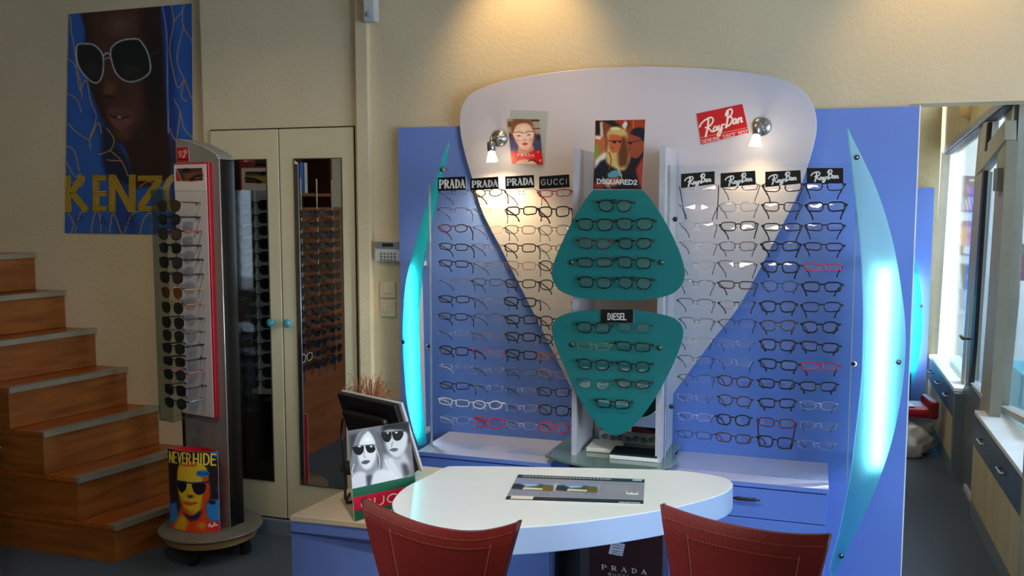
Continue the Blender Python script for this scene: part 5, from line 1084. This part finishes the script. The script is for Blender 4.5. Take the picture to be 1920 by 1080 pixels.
k = MB(); n_ = 20; vs = []
for i in range(n_+1):
    u = i/n_; p = BLn+dv*(u*wn)-nn_*(.05*math.sin(math.pi*u)+.003); vs += [(p[0], p[1], .139), (p[0], p[1], .137+hT)]
for i in range(n_+1):
    u = i/n_; p = BLn+dv*(u*wn)-nn_*(.05*math.sin(math.pi*u)+.005); vs += [(p[0], p[1], .139), (p[0], p[1], .137+hT)]
m_ = 2*(n_+1); fs = [(2*i, 2*i+1, 2*i+3, 2*i+2) for i in range(n_)]+[(m_+2*i+2, m_+2*i+3, m_+2*i+1, m_+2*i) for i in range(n_)]+[(2*i+1, m_+2*i+1, m_+2*i+3, 2*i+3) for i in range(n_)]
rel(MB().add(vs, fs), tn).build('back_sheet', mat('card_red', (214, 20, 30), .5), tn)
# ================================================================ the passage and the shop front seen through the opening
XG = .87; XN = .93
FRM = mat('painted_steel_frame', (160, 156, 142), .5, metal=0); FRD = mat('dark_gasket', (24, 26, 32), .5); FRL = mat('pale_frame', (206, 210, 214), .35, metal=.3)
PGL = clear('window_glass', (238, 246, 250), .05, .01)
WFAR = mat('passage_plaster', (206, 186, 140), .85, bump=.4, bscale=28)
struct(MB().box(-1.2, .82, 7.16, 7.3, 0, 2.75).build('wall_passage_end', WFAR))
struct(MB().box(-1.3, -1.2, 3.95, 7.3, 0, 2.75).build('wall_passage_left', WFAR))
def gp(pts, X=XG): return [PX(x, y, X) for x, y in pts]
def gprism(pts, d=.05, X=XG): return MB().prism(gp(pts, X), (d, 0, 0))
def ZS_(z, x, y0, y1, x1): pass
# steel beam with the roller-blind rail over the windows
o = MB().prism([PX(1764, 286, .86), PX(1764, 176, .86), PX(1990, 60, .86), PX(1990, 88, .86)], (.12, 0, 0)).build('trim_3', WFAR); struct(o)
t = thing('blind_rail', PX(1772, 283, .85), 'grey sloping blind rail over the shop front windows', 'rail')
k = MB(); k.prism([PX(1768, 288, .85), PX(1770, 276, .85), PX(1884, 178, .85), PX(1886, 192, .85)], (.05, 0, 0)); rel(k, t).build('rail', mat('rail_grey', (150, 156, 166), .4, metal=.4), t)
k = MB(); k.prism([PX(1770, 290, .86), PX(1770, 286, .86), PX(1886, 190, .86), PX(1886, 198, .86)], (.05, 0, 0)); rel(k, t).build('gasket', FRD, t)
# far window, door leaf, near window: frames and panes in the plane of the shop front
w1 = struct(gprism([(1762, 284), (1766, 284), (1742, 672), (1737, 672)], .06).build('window_1', FRM))
gprism([(1766, 284), (1838, 232), (1808, 722), (1742, 666)], .004, XG+.03).build('pane', PGL, w1)
w2 = struct(gprism([(1884, 190), (1905, 180), (1886, 560), (1866, 775), (1850, 780), (1868, 560)], .06, XN-.02).build('window_2', FRM))
b = gprism([(1899, 186), (1903, 186), (1871, 700), (1866, 700)], .01, XN-.033); b.build('frame_highlight_strip', FRL, w2)
b = gprism([(1904, 184), (1908, 184), (1877, 700), (1872, 700)], .01, XN-.031); b.build('gasket', FRD, w2)
gprism([(1904, 120), (2060, 30), (2060, 980), (1862, 764)], .004, XN+.03).build('pane', PGL, w2)
b = gprism([(1862, 762), (1868, 757), (1925, 786), (1925, 800)], .06, XN-.01); b.build('bottom_rail', FRM, w2)
dr_ = struct(gprism([(1836, 238), (1843, 232), (1833, 330), (1818, 560), (1806, 740), (1800, 740), (1812, 560), (1828, 330)], .06).build('door_3', FRM))
b = gprism([(1830, 330), (1842, 322), (1823, 600), (1816, 720), (1810, 716)], .05, XG-.025); b.build('stile', FRM, dr_)
b = gprism([(1831, 296), (1884, 226), (1884, 262), (1830, 330)], .05, XG-.025); b.build('top_rail', FRM, dr_)
b = gprism([(1842, 322), (1845.5, 320), (1826, 640), (1819, 724), (1815.5, 722), (1823, 600)], .02, XG-.03); b.build('gasket', FRD, dr_)
b = gprism([(1870, 290), (1888, 264), (1870, 560), (1854, 790), (1836, 770), (1852, 560)], .05, XG-.025); b.build('stile', FRM, dr_)
b = gprism([(1814, 712), (1840, 742), (1854, 770), (1846, 1000), (1800, 900), (1803, 735)], .04, XG-.02); b.build('kick_panel', mat('kick_blue_grey', (92, 102, 112), .4), dr_)
b = gprism([(1813, 712), (1817, 714), (1842, 742), (1840, 750)], .05, XG-.03); b.build('sill_strip', FRL, dr_)
gprism([(1842, 322), (1872, 280), (1840, 745), (1815, 715)], .004, XG).build('pane', PGL, dr_)
b = gprism([(1843, 232), (1850, 228), (1846, 282), (1839, 290)], .06, XG-.01); b.build('transom_stile', FRM, dr_)
b = gprism([(1850, 232), (1853, 229), (1849, 280), (1846, 284)], .02, XG-.03); b.build('transom_gasket', FRD, dr_)
gprism([(1848, 228), (1886, 196), (1884, 232), (1842, 290)], .004, XG+.02).build('transom_pane', PGL, dr_)
c = PX(1801, 630, XG-.07); k = MB(); k.tube([c, c+np.array([.0, -.09, 0])], .010, 8); k.tube([c+np.array([0, -.09, 0]), c+np.array([.05, -.09, 0])], .008, 8); k.build('handle', STUD, dr_, True)
c = PX(1866, 335, XG-.05); MB().box(c[0], c[0]+.04, c[1]-.05, c[1]+.05, c[2]-.06, c[2]+.05).build('closer', mat('closer_grey', (110, 112, 112), .4), dr_)
# low cabinets under the two windows
NV = mat('navy_drawer', (78, 92, 116), .35); BEI = wood('pale_beech', (176, 160, 126), (200, 184, 150), .5, (1, 8, 1), 2); SW = mat('white_sill', (236, 238, 236), .35); KK = mat('kick_grey', (110, 120, 134), .5)
HNDL = mat('satin_handle', (190, 190, 186), .3, metal=.9)
def low(y0, y1, zt, zd, lab, hs, XB=.875):
    t = thing('window_cabinet', (.9, (y0+y1)/2, 0), lab, 'cabinet', 'low cabinets along the shop front')
    rel(MB().box(.80, XB-.01, y0, y1, .0, .085), t).build('plinth', KK, t)
    rel(MB().box(.812, XB-.005, y0, y1, .085, zt-.02), t).build('body', BEI, t)
    rel(MB().box(.80, XB, y0-.01, y1+.005, zt-.022, zt), t).build('sill', SW, t, bevel=.002)
    rel(MB().box(.80, .813, y0+.002, y1-.002, .09, zd-.003), t).build('lower_panel', BEI, t)
    n = len(hs); ys = np.linspace(y0, y1, n+1) 
    for i in range(n):
        d = rel(MB().box(.80, .814, ys[i]+.002, ys[i+1]-.002, zd, zt-.026), t).build('drawer', NV, t, bevel=.001); y = hs[i]; z = (zd+zt)/2+.0
        k = MB(); k.tube([(.80, y-.05, z), (.775, y-.045, z), (.775, y+.045, z), (.80, y+.05, z)], .005, 6); rel(k, t).build('handle', HNDL, d, True)
low(5.89, 7.14, .525, .35, 'low cabinet with three navy drawers under the far shop window', (6.1, 6.5, 6.9))
low(3.96, 5.13, .555, .378, 'low cabinet with two navy drawers under the near shop window', (4.32, 4.82), .94)
o = struct(MB().box(.80, .868, 5.83, 5.879, 0, .50).build('trim_4', KK)); 
o = struct(MB().box(.835, XG+.05, 5.14, 5.61, 0, .03).build('trim_5', FRL))
# second display unit at the end of the passage
t = thing('display_backdrop', (.4, 7.14, 0), 'far pale blue display panel at the end of the passage', 'backdrop', 'blue display backdrops')
a_ = PY(1752, 352, 7.13); rel(MB().box(-.4, a_[0], 7.125, 7.155, 0, a_[2]), t).build('board', LB, t)
pW = np.array(PY(1712, 600, 7.0)); nW = np.array([.25, -.97, 0])
o2 = sm([(1706, 440), (1716, 480), (1724, 520), (1729, 570), (1730, 610), (1727, 650), (1718, 700), (1704, 745)], 4, False)+[np.array([1690, 745]), np.array([1690, 440])]
t = thing('light_wing', PP(1712, 600, pW, nW)*[1, 1, 0], 'far teal wing panel at the end of the passage', 'wing panel', 'teal light wings')
rel(MB().prism([PP(x, y, pW, nW) for x, y in o2], -nW*.01), t).build('wing', TEALW, t)
k = MB(); k.lathe(PP(1727, 574, pW, nW), [(.012, -.004), (.012, .005)], 10, Vector(nW).to_track_quat('Z', 'Y').to_matrix()); rel(k, t).build('stud', STUD, t)
YPx = 7.124; tt = thing('fluorescent_tube', PP(1706, 590, pW-nW*.05, nW), 'lit fluorescent tube behind the far wing in the passage', 'lamp', 'fluorescent tubes behind the wings')
rel(MB().tube([PP(1707, 520, pW-nW*.05, nW), PP(1705, 690, pW-nW*.05, nW)], .014, 10), tt).build('tube', mat('tube_lit_30', (250, 255, 255), .4, emit=(232, 250, 255), estr=30), tt)
for y_ in (524, 686):
    q = PP(1706, y_, pW-nW*.05, nW); rel(MB().box(q[0]-.008, q[0]+.008, q[1]-.004, YPx, q[2]-.01, q[2]+.01), tt).build('holder', PL, tt)
# white bag with red bag on top, dark chest behind
t = thing('plastic_sack', (.62, 6.25, 0), 'crumpled white plastic sack on the passage floor beside the cabinets', 'sack')
n1, n2 = 40, 22; vs = []; a0 = PZ(1728, 852)
cx_, cy_ = .50, 6.32; 
for i in range(n2+1):
    for j in range(n1):
        th = 2*math.pi*j/n1; v = i/n2; rr = (.20+.035*math.sin(v*math.pi))*(1 if v < .8 else math.sqrt(max(0, 1-((v-.8)/.2)**2))*.9+.1)
        wr = .018*math.sin(7*th+9*v)+.013*math.sin(13*th-14*v+1)+.010*math.sin(23*th+17*v)
        vs.append((cx_+(rr+wr)*math.cos(th), cy_+(rr+wr)*math.sin(th)*.8, max(.001, .24*v*(1+.04*math.sin(5*th)))))
fs = [(i*n1+j, i*n1+(j+1) % n1, (i+1)*n1+(j+1) % n1, (i+1)*n1+j) for i in range(n2) for j in range(n1)]+[tuple(range(n1-1, -1, -1)), tuple(n2*n1+j for j in range(n1))]
rel(MB().add(vs, fs), t).build('sack', mat('white_plastic_film', (240, 238, 232), .35, bump=.3, bscale=40), t, True)
t = thing('red_bag', (.55, 6.3, .255), 'red shopping bag with pale print lying on the white sack', 'bag')
k = MB(); M_ = Matrix.Translation((.55, 6.25, .262)) @ Matrix.Rotation(R(8), 4, 'Z'); k.obox(M_, -.19, .17, -.11, .12, 0, .075); rel(k, t).build('bag_body', mat('bag_red', (150, 22, 34), .35), t, bevel=.03, seg=3)
k = MB(); k.obox(M_, -.17, .06, -.1, .09, .0755, .078); rel(k, t).build('pale_print', mat('bag_print_pale', (206, 170, 176), .4, var=.5, scale=30), t)
k = MB(); k.obox(M_, .14, .20, -.12, .12, .0, .12); rel(k, t).build('folded_end', mat('bag_red_end', (120, 14, 24), .35), t, bevel=.02, seg=3)
t = thing('dark_chest', (.3, 6.75, 0), 'dark chest at the far end of the passage behind the sack', 'chest')
a_ = PY(1709, 700, 6.6); rel(MB().box(-.2, a_[0], 6.6, 7.0, 0, a_[2]), t).build('body', mat('chest_dark', (40, 42, 48), .5), t, bevel=.004)
# ---------------------------------------------------------------- outside the glass
struct(MB().box(.95, 3.2, 7.6, 7.75, 0, 2.2).build('wall_outside', mat('white_render', (240, 240, 236), .8)))
o = struct(MB().box(.965, 7, 3.96, 9, -.06, -.005).build('floor_outside', mat('pale_paving', (190, 196, 200), .9)))
def outpost(px, paint, lab, Y=7.59, nm='window_poster'):
    pts = [PY(x, y, Y) for x, y in px]; xs = [p[0] for p in px]; ys = [p[1] for p in px]; cv = Canvas(min(xs)-2, min(ys)-2, max(xs)+2, max(ys)+2, (230, 225, 222), 2); paint(cv)
    return tag(picture(nm, quad(*pts), 40, 70, cv), lab, 'poster', 'posters in the shop window')
def p1(c):
    c.poly([(1795, 325), (1850, 325), (1850, 400), (1795, 400)], (80, 50, 110)); c.ell(1822, 352, 14, 16, (186, 90, 140), .3); c.poly([(1808, 336), (1820, 330), (1834, 338), (1832, 348), (1814, 344)], (60, 30, 90), 1); c.poly([(1814, 345), (1832, 344), (1832, 352), (1816, 352)], (50, 50, 100)); c.ell(1822, 338, 7, 3, (240, 220, 230), .5)
    c.poly([(1806, 375), (1818, 368), (1834, 372), (1840, 395), (1804, 395)], (226, 200, 206), 2); 
    for k_ in range(5): c.line([(1806+k_*7, 372), (1812+k_*6, 396)], 2.2, (140, 40, 90))
def p2(c):
    c.poly([(1786, 408), (1850, 405), (1850, 480), (1786, 480)], (250, 240, 225)); c.ell(1812, 425, 22, 14, (160, 80, 120), .4); c.poly([(1796, 430), (1812, 424), (1832, 430), (1830, 452), (1812, 466), (1796, 450)], (238, 160, 110), 2, True); c.poly([(1810, 440), (1834, 430), (1836, 438), (1816, 450)], (226, 110, 80), 1); c.poly([(1796, 458), (1812, 466), (1832, 460), (1836, 480), (1800, 480)], (90, 40, 70), 2); c.poly([(1808, 462), (1822, 462), (1818, 478), (1804, 474)], (250, 236, 226), 1)
def p3(c):
    c.poly([(1788, 490), (1850, 488), (1850, 600), (1788, 600)], (236, 238, 240)); c.poly([(1800, 494), (1830, 500), (1826, 540), (1806, 545)], (30, 32, 40), 2); c.ell(1818, 520, 8, 10, (150, 152, 160), .4); c.poly([(1796, 540), (1812, 545), (1818, 585), (1800, 580)], (180, 186, 200), 1)
outpost([(1802, 329), (1846, 331), (1843, 398), (1797, 397)], p1, 'purple tinted poster of a person in sunglasses seen through the shop window')
outpost([(1795, 414), (1842, 412), (1838, 480), (1790, 478)], p2, 'orange poster of a face seen through the shop window')
outpost([(1799, 492), (1840, 492), (1832, 590), (1792, 590)], p3, 'black and white poster low in the shop window')
# hanging ornament and disc in the near window
Yn = 5.4
t = thing('window_ornament', PY(1900, 460, Yn), 'black and white snakeskin patterned ornament hanging in the near shop window', 'ornament')
k = MB(); k.prism([PY(x, y, Yn) for x, y in sm([(1893, 418), (1899, 420), (1906, 440), (1916, 455), (1935, 462), (1950, 462), (1945, 480), (1920, 476), (1910, 492), (1902, 502), (1895, 480), (1890, 450)], 4)], (0, .03, 0)); 
ms = mat('snakeskin', (120, 116, 110), .5, var=.95, scale=70); rel(k, t).build('ornament', ms, t, bevel=.004)
k = MB(); k.tube([PY(1897, 420, Yn+.01), PY(1899, 200, Yn+.01)], .001, 4); rel(k, t).build('thread', DK, t)
o = MB().lathe(PY(1918, 492, Yn+.2), [(.10, -.006), (.10, .006)], 30, Matrix.Rotation(R(90), 3, 'X')).build('round_card', mat('card_magenta', (150, 60, 110), .5, var=.6, scale=30)); tag(o, 'round magenta card hanging behind the snakeskin ornament in the near window', 'card')
t = thing('window_plinth', (1.6, 6.9, 0), 'turquoise and white display plinth behind the near shop window', 'plinth')
rel(MB().box(1.30, 2.6, 6.0, 7.2, 0, .50), t).build('turquoise_base', mat('turquoise', (90, 190, 206), .5), t); rel(MB().box(1.40, 2.5, 6.2, 7.1, .50, .72), t).build('white_step', SW, t)
# fitting on the ceiling of the passage
t = thing('ceiling_spot', PY(1815, 205, 6.2), 'small glass and brass ceiling spotlight in the passage', 'lamp')
c = PY(1815, 200, 6.2); k = MB(); k.lathe(c, [(.05, -.07), (.05, .02), (.02, .03), (.015, 2.75-c[2])], 16); rel(k, t).build('body', mat('brass_glass', (226, 190, 130), .25), t, True)
# ceiling downlights of the room (above the frame)
for i, (x, y, tx, ty, tz, p_) in enumerate(DOWN):
    o = MB().lathe((x, y, 2.75), [(.045, -.004), (.05, 0), (.05, -.012), (.04, -.012), (.035, -.002)], 20).build('ceiling_downlight', CH)
    tag(o, 'recessed halogen downlight in the ceiling, %s' % ('over the niche', 'over the cupboard wall', 'over the passage opening', 'over the carpet', 'over the desk', 'over the stairs')[i], 'lamp', 'ceiling downlights')
